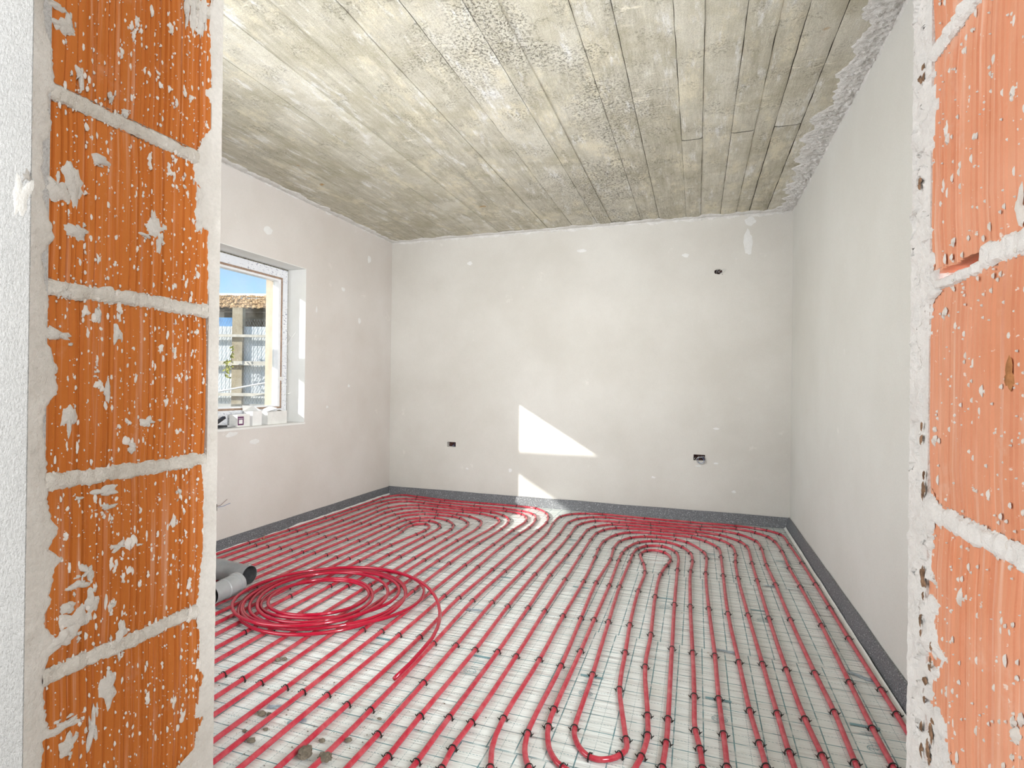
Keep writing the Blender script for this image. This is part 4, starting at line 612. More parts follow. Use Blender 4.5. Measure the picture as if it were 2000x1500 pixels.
 'coil': '-1047 1790 -1092 6 107 6 0 99 7 -3 91 7 -18 88 4 -29 81 1 -35 74 1 -38 66 2 -40 58 1 -42 53 1 -43 46 0 -45 40 1 -45 36 0 -45 30 0 -46 26 -1 -46 21 0 -47 18 -1 -46 12 0 -46 9 -1 -46 4 0 -45 0 -1 -44 -5 0 -42 -9 -1 -41 -14 0 -38 -18 0 -36 -21 0 -33 -22 0 -32 -25 0 -29 -26 0 -27 -28 0 -25 -31 0 -23 -32 0 -19 -34 0 -16 -36 0 -13 -38 0 -10 -40 0 -5 -40 0 -1 -41 0 4 -41 0 8 -41 0 13 -39 0 18 -38 0 22 -36 0 27 -32 0 30 -29 0 34 -25 0 35 -22 0 38 -17 0 39 -13 0 40 -9 1 41 -5 0 41 0 0 40 5 0 40 8 0 38 13 0 36 16 -1 34 21 0 31 23 -1 28 27 0 25 30 -1 22 32 -1 17 33 -1 14 35 -1 9 36 -1 6 37 -1 2 36 -1 -1 36 -1 -5 35 -1 -8 35 -1 -11 33 -1 -14 32 0 -17 30 0 -19 29 -1 -21 27 0 -24 25 0 -27 23 0 -28 19 0 -31 18 0 -32 13 0 -34 11 0 -34 7 0 -36 3 1 -35 -1 0 -36 -6 0 -34 -9 0 -33 -13 0 -31 -17 0 -29 -21 0 -26 -24 0 -22 -27 0 -20 -29 0 -15 -30 0 -12 -32 0 -9 -33 0 -5 -33 0 -1 -33 0 2 -32 0 5 -32 0 8 -30 0 11 -30 0 13 -28 0 15 -26 0 18 -26 0 19 -23 0 21 -22 0 23 -21 0 25 -18 0 27 -16 0 28 -14 0 30 -11 0 31 -8 0 32 -5 0 33 -1 0 32 3 0 33 8 0 31 11 0 29 15 0 27 19 0 24 22 -1 21 26 0 17 27 0 14 29 -1 10 30 -1 6 31 0 3 30 -1 -1 31 0 -4 29 -1 -7 28 -1 -9 27 0 -11 26 -1 -13 23 0 -15 23 -1 -16 21 0 -18 20 0 -18 18 0 -20 17 0 -22 15 0 -23 14 0 -24 11 0 -25 9 0 -27 6 0 -27 4 0 -27 0 0 -28 -3 0 -27 -6 0 -27 -9 0 -24 -13 0 -24 -15 0 -21 -18 0 -19 -20 0 -17 -22 0 -14 -24 0 -12 -25 0 -8 -26 0 -6 -27 0 -3 -27 0 1 -27 0 3 -27 0 6 -26 0 8 -25 0 11 -23 0 14 -23 0 15 -20 0 18 -19 0 19 -16 0 22 -14 0 22 -12 0 23 -8 0 24 -7 0 23 -3 0 24 -2 0 24 2 0 23 3 0 23 5 0 21 8 0 21 9 0 20 11 0 19 12 0 18 14 -1 16 16 0 14 17 -1 13 19 0 12 20 -1 9 21 0 7 22 -1 6 23 0 2 23 -1 1 24 0 -2 23 -1 -4 24 0 -7 23 -1 -9 23 0 -12 22 0 -14 20 -1 -17 19 0 -18 17 0 -20 16 0 -22 13 0 -23 12 0 -25 9 0 -26 6 0 -26 4 0 -27 1 0 -27 -3 0 -27 -5 0 -26 -8 0 -25 -11 0 -25 -13 0 -23 -16 0 -21 -19 0 -20 -21 0 -17 -22 0 -15 -25 0 -12 -27 0 -9 -28 0 -6 -29 0 -2 -29 0 1 -29 0 4 -30 0 8 -28 0 11 -28 0 14 -26 0 18 -23 0 21 -21 0 23 -17 0 25 -14 0 26 -11 0 27 -7 0 26 -4 0 27 -2 0 26 1 0 25 3 0 24 4 0 24 6 0 23 7 0 23 7 0 23 9 0 24 9 0 24 10 0 25 13 1 25 15 0 24 18 0 24 21 1 23 24 0 20 28 0 18 31 0 14 34 1 10 36 0 5 39 0 -1 39 1 -6 40 0 -12 39 0 -18 37 0 -23 34 0 -27 31 0 -31 28 0 -35 24 0 -37 19 0 -39 16 0 -40 10 0 -42 6 0 -42 2 0 -42 -3 0 -41 -7 0 -40 -12 0 -38 -15 0 -37 -20 0 -34 -24 0 -31 -27 0 -28 -30 0 -24 -33 0 -20 -35 0 -16 -38 0 -12 -38 0 -8 -39 0 -4 -39 0 0 -40 0 5 -39 0 8 -38 0 12 -37 0 15 -35 0 19 -33 0 22 -32 0 25 -28 0 27 -26 0 30 -23 0 32 -20 0 34 -16 0 36 -12 0 36 -9 0 37 -6 0 37 -1 0 37 2 0 37 5 0 36 9 0 35 12 0 34 16 0 33 19 0 32 21 0 29 25 -1 28 27 0 25 30 0 23 34 0 19 35 -1 15 38 0 12 40 0 7 42 -1 3 42 0 -2 43 0 -7 43 -1 -12 43 0 -18 40 0 -22 39 0 -26 36 0 -30 33 0 -34 30 0 -37 26 0 -40 22 0 -42 18 0 -44 13 0 -45 7 0 -46 3 0 -46 -3 0 -45 -8 0 -43 -13 0 -42 -19 0 -38 -24 0 -35 -28 0 -31 -32 0 -26 -35 0 -22 -38 0 -17 -39 0 -12 -40 0 -7 -41 0 -3 -40 0 1 -39 0 6 -39 0 9 -37 0 12 -35 0 15 -33 0 17 -32 0 20 -29 0 21 -27 0 23 -25 0 26 -23 0 27 -20 0 30 -16 0 30 -14 0 32 -11 0 32 -9 0 33 -5 0 33 -2 0 33 0 0 34 3 0 33 6 0 34 8 0 33 12 0 33 13 0 34 15 0 35 19 0 34 22 0 34 25 0 32 31 0 30 34 0 27 39 0 22 44 0 17 47 0 11 50 0 5 52 0 -4 53 0 -11 52 0 -19 51 0 -26 47 0 -34 43 0 -40 37 0 -45 31 0 -48 24 0 -50 18 0 -51 11 0 -52 6 0 -51 -1 0 -50 -5 0 -48 -10 0 -46 -14 0 -45 -17 0 -41 -22 0 -39 -26 0 -35 -30 0 -32 -33 0 -27 -35 0 -23 -37 0 -20 -40 0 -14 -40 0 -11 -41 0 -6 -42 0 -2 -41 0 1 -41 0 6 -40 0 9 -39 0 13 -38 0 16 -36 0 19 -34 0 23 -33 0 24 -30 0 27 -28 0 30 -26 0 32 -23 0 34 -20 0 37 -16 0 38 -14 0 39 -9 0 41 -5 0 41 -1 0 41 3 0 41 9 0 40 13 0 39 17 0 36 22 0 34 25 0 32 29 0 28 33 0 24 35 0 21 38 0 16 40 0 13 42 0 8 42 0 3 44 0 -2 44 0 -6 43 0 -10 42 0 -15 42 0 -20 39 -1 -23 37 0 -28 35 0 -30 32 0 -34 28 0 -37 25 0 -40 20 0 -41 16 0 -43 12 0 -44 7 0 -44 2 0 -44 -3 0 -44 -8 0 -42 -13 1 -40 -17 0 -38 -22 0 -36 -25 0 -32 -30 0 -28 -32 0 -24 -35 0 -20 -38 0 -16 -39 0 -12 -40 0 -6 -41 0 -3 -40 0 2 -41 0 6 -39 0 10 -39 0 15 -36 0 17 -35 0 21 -32 0 24 -30 0 26 -26 0 29 -23 0 31 -20 0 33 -16 0 34 -12 0 34 -9 0 35 -5 0 34 -1 0 34 3 0 33 6 0 32 10 0 30 12 0 28 16 0'}
def dec(s_): q = [int(t) for t in s_.split()]; return q
PR = .0087
ALLP = []
clip_me = None
def clip_mesh():
    b = MB(); n_ = 8; prof = [(.0105, -.0018), (.0128, -.0018), (.0128, .0018), (.0105, .0018)]
    for i in range(n_+1):
        a = pi*i/n_
        for r_, x in prof: b.v.append(Vector((x, cos(a)*r_, sin(a)*r_)))
    for i in range(n_):
        for j in range(4): b.f.append((i*4+j, i*4+(j+1) % 4, i*4+4+(j+1) % 4, i*4+4+j))
    for s_ in (-1, 1):
        b.box(-.0022, .0022, s_*.0105 if s_ > 0 else -.0135, .0135 if s_ > 0 else -.0105, -.0092, .001)
        b.add([(-.0025, s_*.012, -.004), (.0025, s_*.012, -.004), (.0018, s_*.021, .0015), (-.0018, s_*.021, .0015), (0, s_*.013, -.0085)], [(0, 1, 2, 3), (0, 4, 1), (1, 4, 2), (2, 4, 3), (3, 4, 0)])
    return b
for key, lab in (('B', 'long red heating pipe snaked over the left half of the floor, under the loose coil'), ('A', 'long red heating pipe snaked over the right half of the floor, by the right wall')):
    q = dec(PIPES[key][0]); pts = []; x = y = 0
    for i in range(0, len(q), 2): x += q[i]; y += q[i+1]; pts.append(Vector((x/1000, y/1000, PR+.0012)))
    t = empty('heating_pipe', (pts[0].x, pts[0].y, 0)); tag(t, lab, 'pipe', 'red underfloor heating pipes')
    off = Vector(t.location)
    for i in range(len(pts)-1):
        k_ = max(1, int((pts[i+1]-pts[i]).length/.008)); ALLP += [pts[i].lerp(pts[i+1], m_/k_) for m_ in range(k_)]
    # keep bends dense enough
    b = MB(); b.tube([p-off for p in pts], PR, 10); o = b.build('pipe_run', m_pipe, t, True)
    c = dec(PIPES[key][1])
    for i in range(0, len(c), 3):
        if clip_me is None: o = clip_mesh().build('pipe_clip', m_clip, t); clip_me = o.data
        else: o = bpy.data.objects.new('pipe_clip', clip_me); C.objects.link(o); o.parent = t
        o.location = Vector((c[i]/1000, c[i+1]/1000, PR+.0012))-off; o.rotation_euler = (0, 0, radians(c[i+2]+rng.uniform(-8, 8)))
q = dec(PIPES['coil']); pts = []; x = y = z = 0
for i in range(0, len(q), 3): x += q[i]; y += q[i+1]; z += q[i+2]; pts.append(Vector((x/1000, y/1000, z/1000+CAMZ+.0048)))
b = MB(); b.tube(pts, PR*.93, 10); o = b.build('pipe_coil', m_coil, None, True)
tag(o, 'loose coil of bright red pipe on the laid pipes, its end trailing right', 'pipe coil')

# grey drain pipe fittings behind the left jamb
def pvc(name, loc, rz, prof, inner, label, m0):
    t = empty(name, loc, rz); n_ = 28
    def lathe(pr, m, nm):
        v = []; f = []
        for x, r_ in pr:
            for k in range(n_): v.append((x, r_*cos(2*pi*k/n_), r_*sin(2*pi*k/n_)))
        for i in range(len(pr)-1):
            for k in range(n_): k2 = (k+1) % n_; f.append((i*n_+k, i*n_+k2, (i+1)*n_+k2, (i+1)*n_+k))
        return auto(obj(nm, v, f, m, t), 35)
    lathe(prof, m0, 'pipe_wall'); lathe(inner, m_pvc_in, 'pipe_bore')
    return tag(t, label, 'drain pipe', 'grey drain pipe pieces')
pvc('drain_pipe', (-2.285, 2.372, .0762), radians(-4), [(0, .048), (0, .0505), (-.145, .0505), (-.150, .0505), (-.160, .0545), (-.215, .0545), (-.220, .057), (-.240, .057), (-.245, .0545), (-.30, .0545), (-.30, .050)], [(0, .048), (-.14, .048), (-.14, .001)], 'grey plastic drain pipe lying farther back, open end facing right', m_pvc)
pvc('drain_pipe', (-2.245, 2.085, .0758), radians(-88), [(0, .0455), (0, .048), (-.080, .048), (-.084, .0512), (-.150, .0512), (-.151, .0565), (-.172, .0565), (-.174, .0512), (-.182, .048)], [(0, .0455), (-.17, .0455), (-.17, .001)], 'short grey plastic drain pipe lying nearer, open end facing the left jamb', m_pvc_lit)

# ------------------------------------------------------------------ crumbs and lumps of mortar
def lump(name, x, y, r_, seed, z=0, sub=2, el=1.0):
    bm = bmesh.new(); bmesh.ops.create_icosphere(bm, subdivisions=sub, radius=r_)
    for q in bm.verts:
        d_ = q.co.normalized(); k = 1+.35*fbm(d_*1.6+Vector((seed, 0, 0)), 3)+(.25*fbm(d_*5+Vector((0, seed, 0)), 2) if sub > 1 else .3*noise.noise(d_*3+Vector((seed, 1, 0))))
        q.co = q.co*k; q.co.z *= .62; q.co.x *= el
    zm = min(q.co.z for q in bm.verts)
    for q in bm.verts: q.co.z -= zm
    me = bpy.data.meshes.new(name); bm.to_mesh(me); bm.free(); me.materials.append(m_crumb)
    o = bpy.data.objects.new(name, me); C.objects.link(o); o.location = (x, y, z); return o
o = lump('mortar_lump', -1.098, 1.365, .022, 3, .001, 3); tag(o, 'large brown grey lump of mortar at the bottom edge, left of a red pipe', 'mortar lump', 'mortar lumps at the bottom edge')
o = lump('mortar_lump', -1.032, 1.372, .016, 8, .001, 3, 1.4); tag(o, 'smaller broken lump of mortar at the bottom edge, right of the red pipe', 'mortar lump', 'mortar lumps at the bottom edge')
cr = [(-1.372, 1.487, .012, 'crumb of mortar nearest the left jamb at the bottom'), (-1.352, 1.497, .007, 'tiny crumb touching the crumb nearest the left jamb'), (-1.302, 1.428, .007, 'small round crumb alone between two red pipes, left of the big lump'),
      (-1.585, 1.80, .010, 'left one of two crumbs in front of the red coil'), (-1.565, 1.815, .009, 'right one of two crumbs in front of the red coil'), (-1.145, 1.55, .006, 'small crumb above the big lump, two pipes farther back'),
      (-1.095, 1.44, .009, 'flat crumb just behind the big mortar lump'), (-1.02, 1.47, .009, 'crumb behind the smaller broken lump of mortar'), (-1.13, 1.41, .006, 'tiny crumb left of the big mortar lump'),
      (-.99, 1.60, .006, 'rightmost small crumb of the dirty patch at bottom left'), (-1.30, 1.365, .011, 'dark crumb at the bottom edge left of the big lump'), (-1.36, 1.40, .006, 'tiny crumb at the bottom edge near the left jamb')]
for x, y, r_, lab in cr:
    o = lump('mortar_crumb', x, y, r_, x*31+y*7, .001, 2, 1.25); tag(o, lab, 'crumb', 'mortar crumbs between the pipes')
b = MB(); r = random.Random(21)
for i in range(420):
    if i < 250: x = r.gauss(-1.25, .25); y = r.gauss(1.6, .22)
    else: x = r.uniform(-2.8, .6); y = r.uniform(1.3, 4.6)
    if not (-2.85 < x < .65 and .9 < y < 4.8) or any(abs(p.x-x)+abs(p.y-y) < .016 for p in ALLP): continue
    s_ = .0012+.0026*r.random()**2; c0 = Vector((x, y, .0012))
    b.add([c0+Vector((s_*cos(a+i), s_*sin(a+i)*r.uniform(.5, 1.2), 0)) for a in (0, 1.6, 3.1, 4.7)]+[c0+Vector((0, 0, s_*.9))], [(0, 1, 4), (1, 2, 4), (2, 3, 4), (3, 0, 4), (3, 2, 1, 0)])
o = b.build('grit', m_crumb, None, False, 'stuff'); tag(o, 'fine brown grit scattered over the printed film floor', 'grit')

b = MB(); r = random.Random(77); p0 = Vector((-2.872, 3.105, .022))
for i in range(5):
    d_ = Vector((r.uniform(-.03, .02), r.uniform(-.02, .03), r.uniform(.0, .035))); b.tube([p0, p0+d_*.6+Vector((.004, 0, .004)), p0+d_], [.0018, .0014, .0006], 5)
for i in range(6): blob(b, p0+Vector((r.uniform(-.02, .02), r.uniform(-.015, .015), -.003)), X, Y, Z, .006, .005, .005, 60+i, 8, .6)
o = b.build('straw_tuft', m_woodchip); tag(o, 'small tuft of straw and crumbs caught on the pipes beside the left wall', 'straw')

# ------------------------------------------------------------------ electrical boxes in the back wall
def ebox(h, label, wires, rim):
    x0, x1, z0, z1 = h; cx, cz = (x0+x1)/2, (z0+z1)/2
    t = empty('electrical_box', (cx, YB, cz)); tag(t, label, 'wall socket box', 'open electrical boxes in the back wall')
    b = MB(); a0, a1, c0, c1 = x0-cx-.001, x1-cx+.001, z0-cz-.001, z1-cz+.001; D = .05
    b.add([(a0, 0.002, c0), (a1, 0.002, c0), (a1, 0.002, c1), (a0, 0.002, c1), (a0, D, c0), (a1, D, c0), (a1, D, c1), (a0, D, c1)], [(0, 1, 5, 4), (1, 2, 6, 5), (2, 3, 7, 6), (3, 0, 4, 7), (4, 5, 6, 7)])
    b.build('box_shell', m_box_in, t)
    if rim:
        b = MB(); k = 24; r = random.Random(5)
        for j, sc in ((0, .82), (1, 1.30)):
            for i in range(k):
                a = 2*pi*i/k; rr = sc*(1+.10*r.uniform(-1, 1)); b.v.append(Vector((cos(a)*rr*(a1), -.002 if j == 0 else -.0008, sin(a)*rr*(c1))))
        for i in range(k): b.f.append((i, (i+1) % k, k+(i+1) % k, k+i))
        b.build('box_rim', m_wall, t)
    for pts, r_, mi in wires:
        P = [Vector(p) for p in pts]; Q = []
        for i in range(len(P)-1):
            p0, p1, p2, p3 = P[max(i-1, 0)], P[i], P[i+1], P[min(i+2, len(P)-1)]
            for k in range(5):
                u = k/5; Q.append(.5*((2*p1)+(p2-p0)*u+(2*p0-5*p1+4*p2-p3)*u*u+(3*p1-p0-3*p2+p3)*u**3))
        Q.append(P[-1]); b = MB(); b.tube(Q, r_, 6); b.build('wire', m_wires[mi], t, True)
    return t
ebox(HOLES[0], 'small open wall box with short wires, left of the sunlit triangles', [([(-.04, .03, -.015), (-.02, -.004, .01), (-.035, -.008, -.005), (-.01, -.004, -.02), (.02, .02, -.015)], .0016, 2), ([(.02, .03, .01), (.03, -.004, .0), (.015, -.008, -.012), (.03, .02, -.02)], .0016, 1), ([(-.005, .03, .015), (0, -.003, 0), (-.012, -.006, .006), (-.004, .03, -.01)], .0018, 0)], None)
loop = lambda cx, cz, rx, rz, y, a0, a1: [(cx+rx*cos(radians(a)), y+.004*sin(radians(a*2)), cz+rz*sin(radians(a))) for a in range(a0, a1, 30)]
ebox(HOLES[1], 'open wall box with a hanging loop of white wires, right of the sunlit triangles', [([(0, .03, .01)]+loop(.006, -.024, .032, .030, -.010, 130, 500)+[(.03, .03, .0)], .0017, 2), ([(.01, .03, .0)]+loop(.012, -.02, .026, .024, -.014, 100, 460)+[(.035, .03, .01)], .0017, 1), ([(0, .03, .0)]+loop(.018, -.022, .030, .032, -.018, 60, 420)+[(.03, .03, .01)], .0017, 3), ([(.01, .03, .01), (.04, -.006, .01), (.05, -.012, -.02), (.038, -.016, -.04)], .0017, 3), ([(-.03, .03, 0), (-.038, -.004, -.01), (-.03, .03, -.02)], .002, 2)], None)
ebox(HOLES[2], 'round wall box with curling wires high on the back wall near the right corner', [([(.0, .03, .0), (.02, -.006, .01), (.045, -.012, .022), (.052, -.012, .008), (.035, -.010, -.01), (.015, .02, -.01)], .0015, 2), ([(-.02, .03, .0), (-.005, -.006, .01), (.01, -.012, -.012), (.03, -.012, -.006), (.01, .02, -.02)], .0015, 3), ([(-.01, .03, -.01), (-.01, -.004, .015), (-.015, -.008, .028)], .0012, 2)], True)
t = empty('wire_bundle', (XL, 2.795, .305)); tag(t, 'short red, blue and beige wire ends sticking out of the left wall beside the jamb', 'wires')
for i, (pts, mi) in enumerate([([(-.02, -.02, 0), (.02, .0, .01), (.04, .035, .045)], 0), ([(-.02, -.02, -.005), (.02, .02, .0), (.03, .07, .012)], 1), ([(-.02, -.02, -.01), (.015, .02, -.015), (.02, .045, -.022)], 2)]):
    b = MB(); b.tube(pts, .0015, 6); b.build('wire_end', m_wires[mi], t, True)
b = MB(); b.box(XL-.01, XL+.002, 2.74, 2.785, .28, .325); b.build('hole_shade_block', m_dark, wall_left)  # solid dark block painted as the shade inside a socket hole

# ------------------------------------------------------------------ window
win = empty('window_1', (-3.16, (WY0+WY1)/2, WZ0)); tag(win, kind='structure')
off = Vector(win.location)
def ring(name, m, y0, y1, z0, z1, wy, wz0, wz1, x0, x1):
    b = MB()
    b.box(x0, x1, y0, y0+wy, z0, z1); b.box(x0, x1, y1-wy, y1, z0, z1)
    b.box(x0, x1, y0+wy, y1-wy, z0, z0+wz0); b.box(x0, x1, y0+wy, y1-wy, z1-wz1, z1)
    b.v = [p-off for p in b.v]; return b.build(name, m, win)
ring('frame_gap', m_gap, WY0, WY1, WZ0, WZ1, .03, .03, .03, -3.19, -3.128)
ring('frame', m_frame, WY0+.022, WY1-.022, WZ0+.004, WZ1-.016, .050, .108, .064, -3.19, -3.116)
FY0, FY1, FZ0, FZ1 = WY0+.072, WY1-.072, WZ0+.112, WZ1-.080
ring('gasket', m_gasket, FY0, FY1, FZ0, FZ1, .012, .014, .014, -3.185, -3.122)
ring('sash_bead', m_bead, FY0+.012, FY1-.012, FZ0+.014, FZ1-.014, .026, .010, .016, -3.18, -3.126)
b = MB(); b.box(-3.168, -3.162, FY0+.03, FY1-.03, FZ0+.02, FZ1-.02); b.v = [p-off for p in b.v]; b.build('pane', m_glass, win)
r = random.Random(4)
for i, (y, z) in enumerate([(3.575, 1.70), (3.585, 1.42), (3.58, 1.36), (3.57, .98), (3.56, 1.02), (3.585, 1.12), (3.58, 1.55)]):
    b = MB(); p = Vector((-3.11, y, z)); P = [p]
    d_ = Vector((r.uniform(.2, .5), r.uniform(-.25, .1), r.uniform(-.5, .8)))
    for k in range(6): p = p+d_*.022; d_ += Vector((r.uniform(-.1, .25), r.uniform(-.12, .06), r.uniform(-.2, .3))); p.y = min(p.y, 3.603); p.x = max(p.x, -3.112); P.append(p.copy())
    b.tube([q-off for q in P], [.0017]*6+[.0006], 5); b.build('loose_thread', m_thread, win, True)

# things on the sill
SZ = WZ0+.003
def carton(name, y0, y1, x0, x1, h, m, label, cat):
    t = empty(name, ((x0+x1)/2, (y0+y1)/2, SZ)); b = MB(); ax, ay = (x1-x0)/2, (y1-y0)/2
    b.add([(-ax, -ay, 0), (ax, -ay, 0), (ax, ay, 0), (-ax, ay, 0), (-ax, -ay, h*.98), (ax, -ay, h), (ax, ay, h*1.01), (-ax, ay, h)], [(0, 3, 2, 1), (4, 5, 6, 7), (0, 1, 5, 4), (1, 2, 6, 5), (2, 3, 7, 6), (3, 0, 4, 7)])
    b.build('carton_body', m, t); return tag(t, label, cat), ax, ay
t, ax, ay = carton('carton', 3.262, 3.462, -3.09, -2.995, .095, m_card, 'long low white carton at the right end of the window sill', 'box')
b = MB(); b.add([(-ax, -ay, .0945), (ax, -ay, .0965), (ax-.03, -ay+.13, .118), (-ax, -ay+.12, .13)], [(0, 1, 2, 3)]); b.build('lid_flap', m_paper, t)
b = MB(); blob(b, (ax*.4, .05, .0975), X, Y, Z, .014, .018, .006, 55); b.build('plaster_dab', m_crumb, t, True)
t, ax, ay = carton('carton', 3.118, 3.205, -3.075, -2.995, .105, m_paper, 'white paper box with a raised lid flap, standing left of the long carton', 'box')
b = MB(); b.add([(-ax, -ay-.01, .104), (ax*.6, -ay, .106), (ax*.9, ay, .106), (-ax, ay, .14), (-ax, -ay-.015, .145)], [(0, 1, 2, 3), (0, 3, 4)]); b.build('lid_flap', m_paper, t)
t, ax, ay = carton('carton', 2.985, 3.098, -3.07, -3.00, .085, m_card, 'small white carton with a purple label panel on the sill', 'box')
b = MB(); xx = ax+.0012
for (a, c_, e, g, mm) in ((-ay+.004, -ay+.056, .012, .072, m_purple), (-ay+.013, -ay+.046, .022, .050, m_paper), (-ay+.010, -ay+.048, .056, .060, m_paper)):
    b = MB(); b.add([(xx, a, e), (xx, c_, e), (xx, c_, g), (xx, a, g)], [(0, 1, 2, 3)]); b.build('label_panel', mm, t); xx += .0006
b = MB(); b.add([(ax*.9, ay*.99, 0), (-ax, ay*1.04, 0), (-ax, ay*1.04, .085), (ax*.9, ay*.99, .085)], [(0, 1, 2, 3)]); b.build('dark_side', m_purple, t)
t = empty('pliers', (-3.01, 2.885, SZ)); tag(t, 'black handled pliers lying at the left end of the sill', 'tool')
b = MB(); b.tube([(0, -.09, .008), (.01, -.03, .012), (0, .02, .012)], .007, 8); b.build('handle', m_black, t, True)
b = MB(); b.tube([(-.03, -.09, .010), (-.022, -.03, .014), (-.008, .02, .012)], .007, 8); b.build('handle', m_black, t, True)
b = MB(); b.tube([(-.004, .015, .011), (0, .05, .010), (.004, .09, .008)], [.010, .008, .004], 8); b.build('jaw', m_steel, t, True)
o = MB(); o.obox((-3.04, 2.865, SZ+.045), (0, .88, .47), (1, 0, 0), (0, -.47, .88), .055, .012, .008); o = o.build('knife_handle', m_black); tag(o, 'black plastic stick leaning on the pile of tools at the sill end', 'tool')

# ------------------------------------------------------------------ outdoors, seen through the pane
O9 = Vector((-.787, .790, 0))*9.0; E1 = R0.copy(); ED = F0.copy()       # fence runs along E1
def FP(u, v_, d=9.0): return F0*d+E1*((u-1000)*d/1072.4)+Z*(CAMZ+(750-v_)*d/1072.4)
def fbox(mb, u0, u1, v0, v1, d, th): 
    a = FP(u0, v1, d); c_ = FP(u1, v0, d); ce = (a+c_)/2+ED*th/2
    mb.obox(ce, E1, ED, Z, (u1-u0)*d/1072.4/2, th/2, (v1-v0)*d/1072.4/2)
gz = -.35
b = MB(); b.box(-30, -3.31, -8, 26, gz-.3, gz); o = b.build('ground', m_ground); tag(o, kind='structure')
GV = 750+(CAMZ-gz)*1072.4/9.0
fe = empty('fence', FP(470, GV)); tag(fe, 'timber and wire fence with white upright boards beyond the window', 'fence')
foff = Vector(fe.location)
def fpart(mb, name, m, smooth=False, kind=None): mb.v = [p-foff for p in mb.v]; return mb.build(name, m, fe, smooth, kind)
for i, u in enumerate((330, 452, 585)):
    b = MB(); fbox(b, u, u+20, 604, GV, 9.0, .10); fpart(b, 'post', m_post)
for v0, v1 in ((656.5, 661.5), (708.5, 716.5), (771, 777)):
    b = MB(); fbox(b, 300, 620, v0, v1, 8.93, .05); fpart(b, 'rail', m_rail)
u = 318.0; k = 0
while u < 612:
    b = MB(); fbox(b, u, u+6.5, 641, 792, 9.06, .02); fpart(b, 'board', m_board); u += 7.7; k += 1
b = MB()
for i in range(-22, 60):
    for s_ in (-1, 1):
        u0 = 420+i*5.2; p0, p1 = FP(u0, 790, 9.03), FP(u0+s_*82, 626, 9.03); b.tube([p0, p1], .0015, 3, False)
fpart(b, 'chain_link', m_wire, kind='stuff')
b = MB(); fbox(b, 300, 620, 792, 800, 9.05, .10); fpart(b, 'gravel_board', m_grey)
b = MB(); fbox(b, 250, 700, 796, GV, 9.5, .2); o = b.build('garden_wall', m_grey); tag(o, 'low grey block wall behind the fence foot, seen through the pane', 'wall')
b = MB(); fbox(b, 400, 467.5, 624, 641, 9.9, .05); o = b.build('blue_panel', m_blue); tag(o, 'blue sheet panel behind the wire mesh under the shed eave', 'panel')
# shed with a tiled roof behind the fence
sh = empty('shed', FP(470, GV, 10.6)); tag(sh, 'old shed with a brown clay tile roof behind the fence', 'shed'); soff = Vector(sh.location)
def spart(mb, name, m, smooth=False, kind=None): mb.v = [p-soff for p in mb.v]; return mb.build(name, m, sh, smooth, kind)
b = MB(); fbox(b, 436, 640, 606, 628, 10.2, .25); spart(b, 'eave_beam', m_timber)
b = MB(); fbox(b, 250, 440, 608, 634, 10.25, .2); spart(b, 'pale_fascia', m_render)
b = MB(); fbox(b, 470, 640, 620, 642, 10.5, .15); spart(b, 'shade_board', m_timber)
b = MB(); fbox(b, 250, 720, 640, 990, 11.2, .2); spart(b, 'shed_wall', m_render)
b = MB(); rows, cols = 8, 74
E0 = FP(300, 608, 10.05); dirU = E1*((700-300)*10.05/1072.4); top = FP(300, 583, 12.3)-E0
for j in range(rows):
    for i in range(cols):
        a0 = E0+dirU*(i/cols)+top*(j/rows); wv = dirU/cols; hv = top/rows*1.15; nrm = top.cross(dirU).normalized(); nrm = nrm if nrm.z > 0 else -nrm
        jt = .012*rng.uniform(-1, 1); lift = .03
        v = []
        for s_ in (0, 1):
            for q, hgt in ((0, 0), (.25, .022), (.5, .032), (.75, .022), (1, 0)):
                v.append(a0+wv*q+hv*s_+nrm*(hgt+lift*(1-s_)+jt))
        b.add(v, [(q, q+1, q+6, q+5) for q in range(4)]+[(0, 1, 2, 3, 4)])
spart(b, 'roof_tiles', m_tile, kind='stuff')
b = MB(); b.obox(E0+dirU*.5+top*1.0+Z*.03, E1, ED, Z, dirU.length/2, .08, .035); spart(b, 'ridge_cap', m_board)
b = MB(); p0 = E0-Z*.05; b.add([p0, p0+dirU, p0+dirU+top, p0+top], [(0, 1, 2, 3)]); spart(b, 'roof_deck', m_timber)
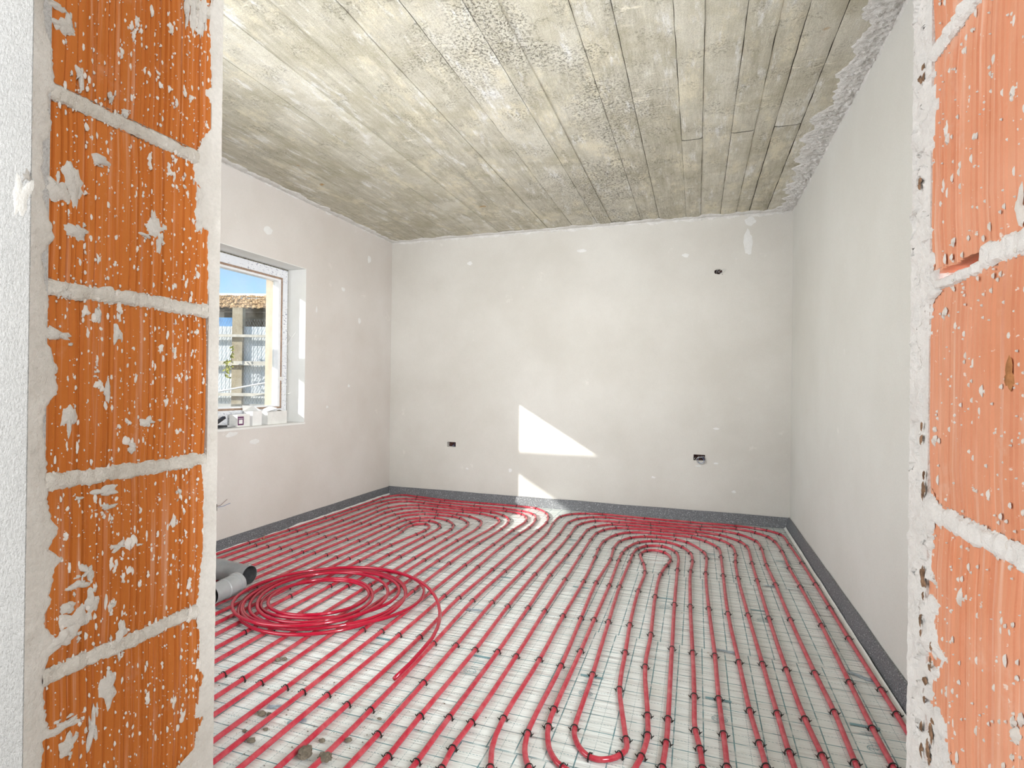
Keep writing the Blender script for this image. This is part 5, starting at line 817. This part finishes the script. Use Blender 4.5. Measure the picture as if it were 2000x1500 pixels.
# vine and hose on the fence
t = empty('climbing_vine', FP(445, 745, 8.86)); tag(t, 'small yellow green vine hanging on the fence rails', 'plant'); voff = Vector(t.location)
b = MB(); b.tube([FP(q, w_, 8.86)-voff for q, w_ in ((452, 712), (451, 700), (454, 690), (453, 680))], .006, 5); b.build('stem', m_timber, t)
r = random.Random(9)
for i in range(34):
    if i < 10: u, v_ = r.gauss(453, 2.2), r.uniform(679, 702)
    else: u, v_ = r.gauss(445, 3.6), r.uniform(705, 742)
    c0 = FP(u, v_, 8.84+r.uniform(-.05, .05))-voff; a = r.uniform(0, 6.3); l_ = .030+.02*r.random(); d1 = (E1*cos(a)+Z*sin(a)); d2 = (Z*cos(a)-E1*sin(a)+ED*r.uniform(-.6, .6)).normalized()
    b = MB(); b.add([c0-d1*l_, c0-d2*l_*.45, c0+d1*l_, c0+d2*l_*.45, c0+ED*.012], [(0, 1, 4), (1, 2, 4), (2, 3, 4), (3, 0, 4)]); b.build('leaf', m_leaf, t)
b = MB(); b.tube([FP(q, w_, 8.8) for q, w_ in ((330, 776), (380, 772), (424, 769), (450, 764), (480, 758), (500, 754), (517, 751), (560, 742), (600, 735))], .014, 8)
o = b.build('garden_hose', m_bead, None, True); tag(o, 'white hose slung in a slack curve low across the fence', 'hose')
# unseen canopy slab and low wall, added outside to shape the sun patches
b = MB(); b.box(-4.99, -3.31, -1.6, 1.852, 1.2+CAMZ, 1.32+CAMZ); o = b.build('added_sun_canopy', m_render); tag(o, 'unseen canopy slab added outside left of the window to shape the sun patches', 'canopy')
b = MB(); b.box(-5.6, -3.31, .95, 1.10, gz, 1.36-.635*1.0+CAMZ); o = b.build('added_sun_wall', m_render); tag(o, 'unseen low wall added outside under the canopy to shape the sun patches', 'wall')

# ------------------------------------------------------------------ hall where the camera stands
b = MB(); b.box(-3.31, 2.6, -2.6, .472, -.2, -.05); o = b.build('floor_hall', m_screed); tag(o, kind='structure')
b = MB(); b.box(-3.31, 2.6, -2.6, .451, ZC+.02, ZC+.2); o = b.build('ceiling_hall', m_stucco); tag(o, kind='structure')
b = MB(); b.box(-3.31, 2.6, -2.75, -2.6, -.05, ZC+.02); o = b.build('wall_hall_back', m_stucco); tag(o, kind='structure')
b = MB(); b.box(2.6, 2.75, -2.6, .472, -.05, ZC+.02); b2 = b.build('wall_hall_right', m_stucco); tag(b2, kind='structure')
b = MB(); b.box(.95, 2.6, .451, .714, -.15, ZC+.05); o = b.build('wall_hall_front', m_stucco); tag(o, kind='structure')
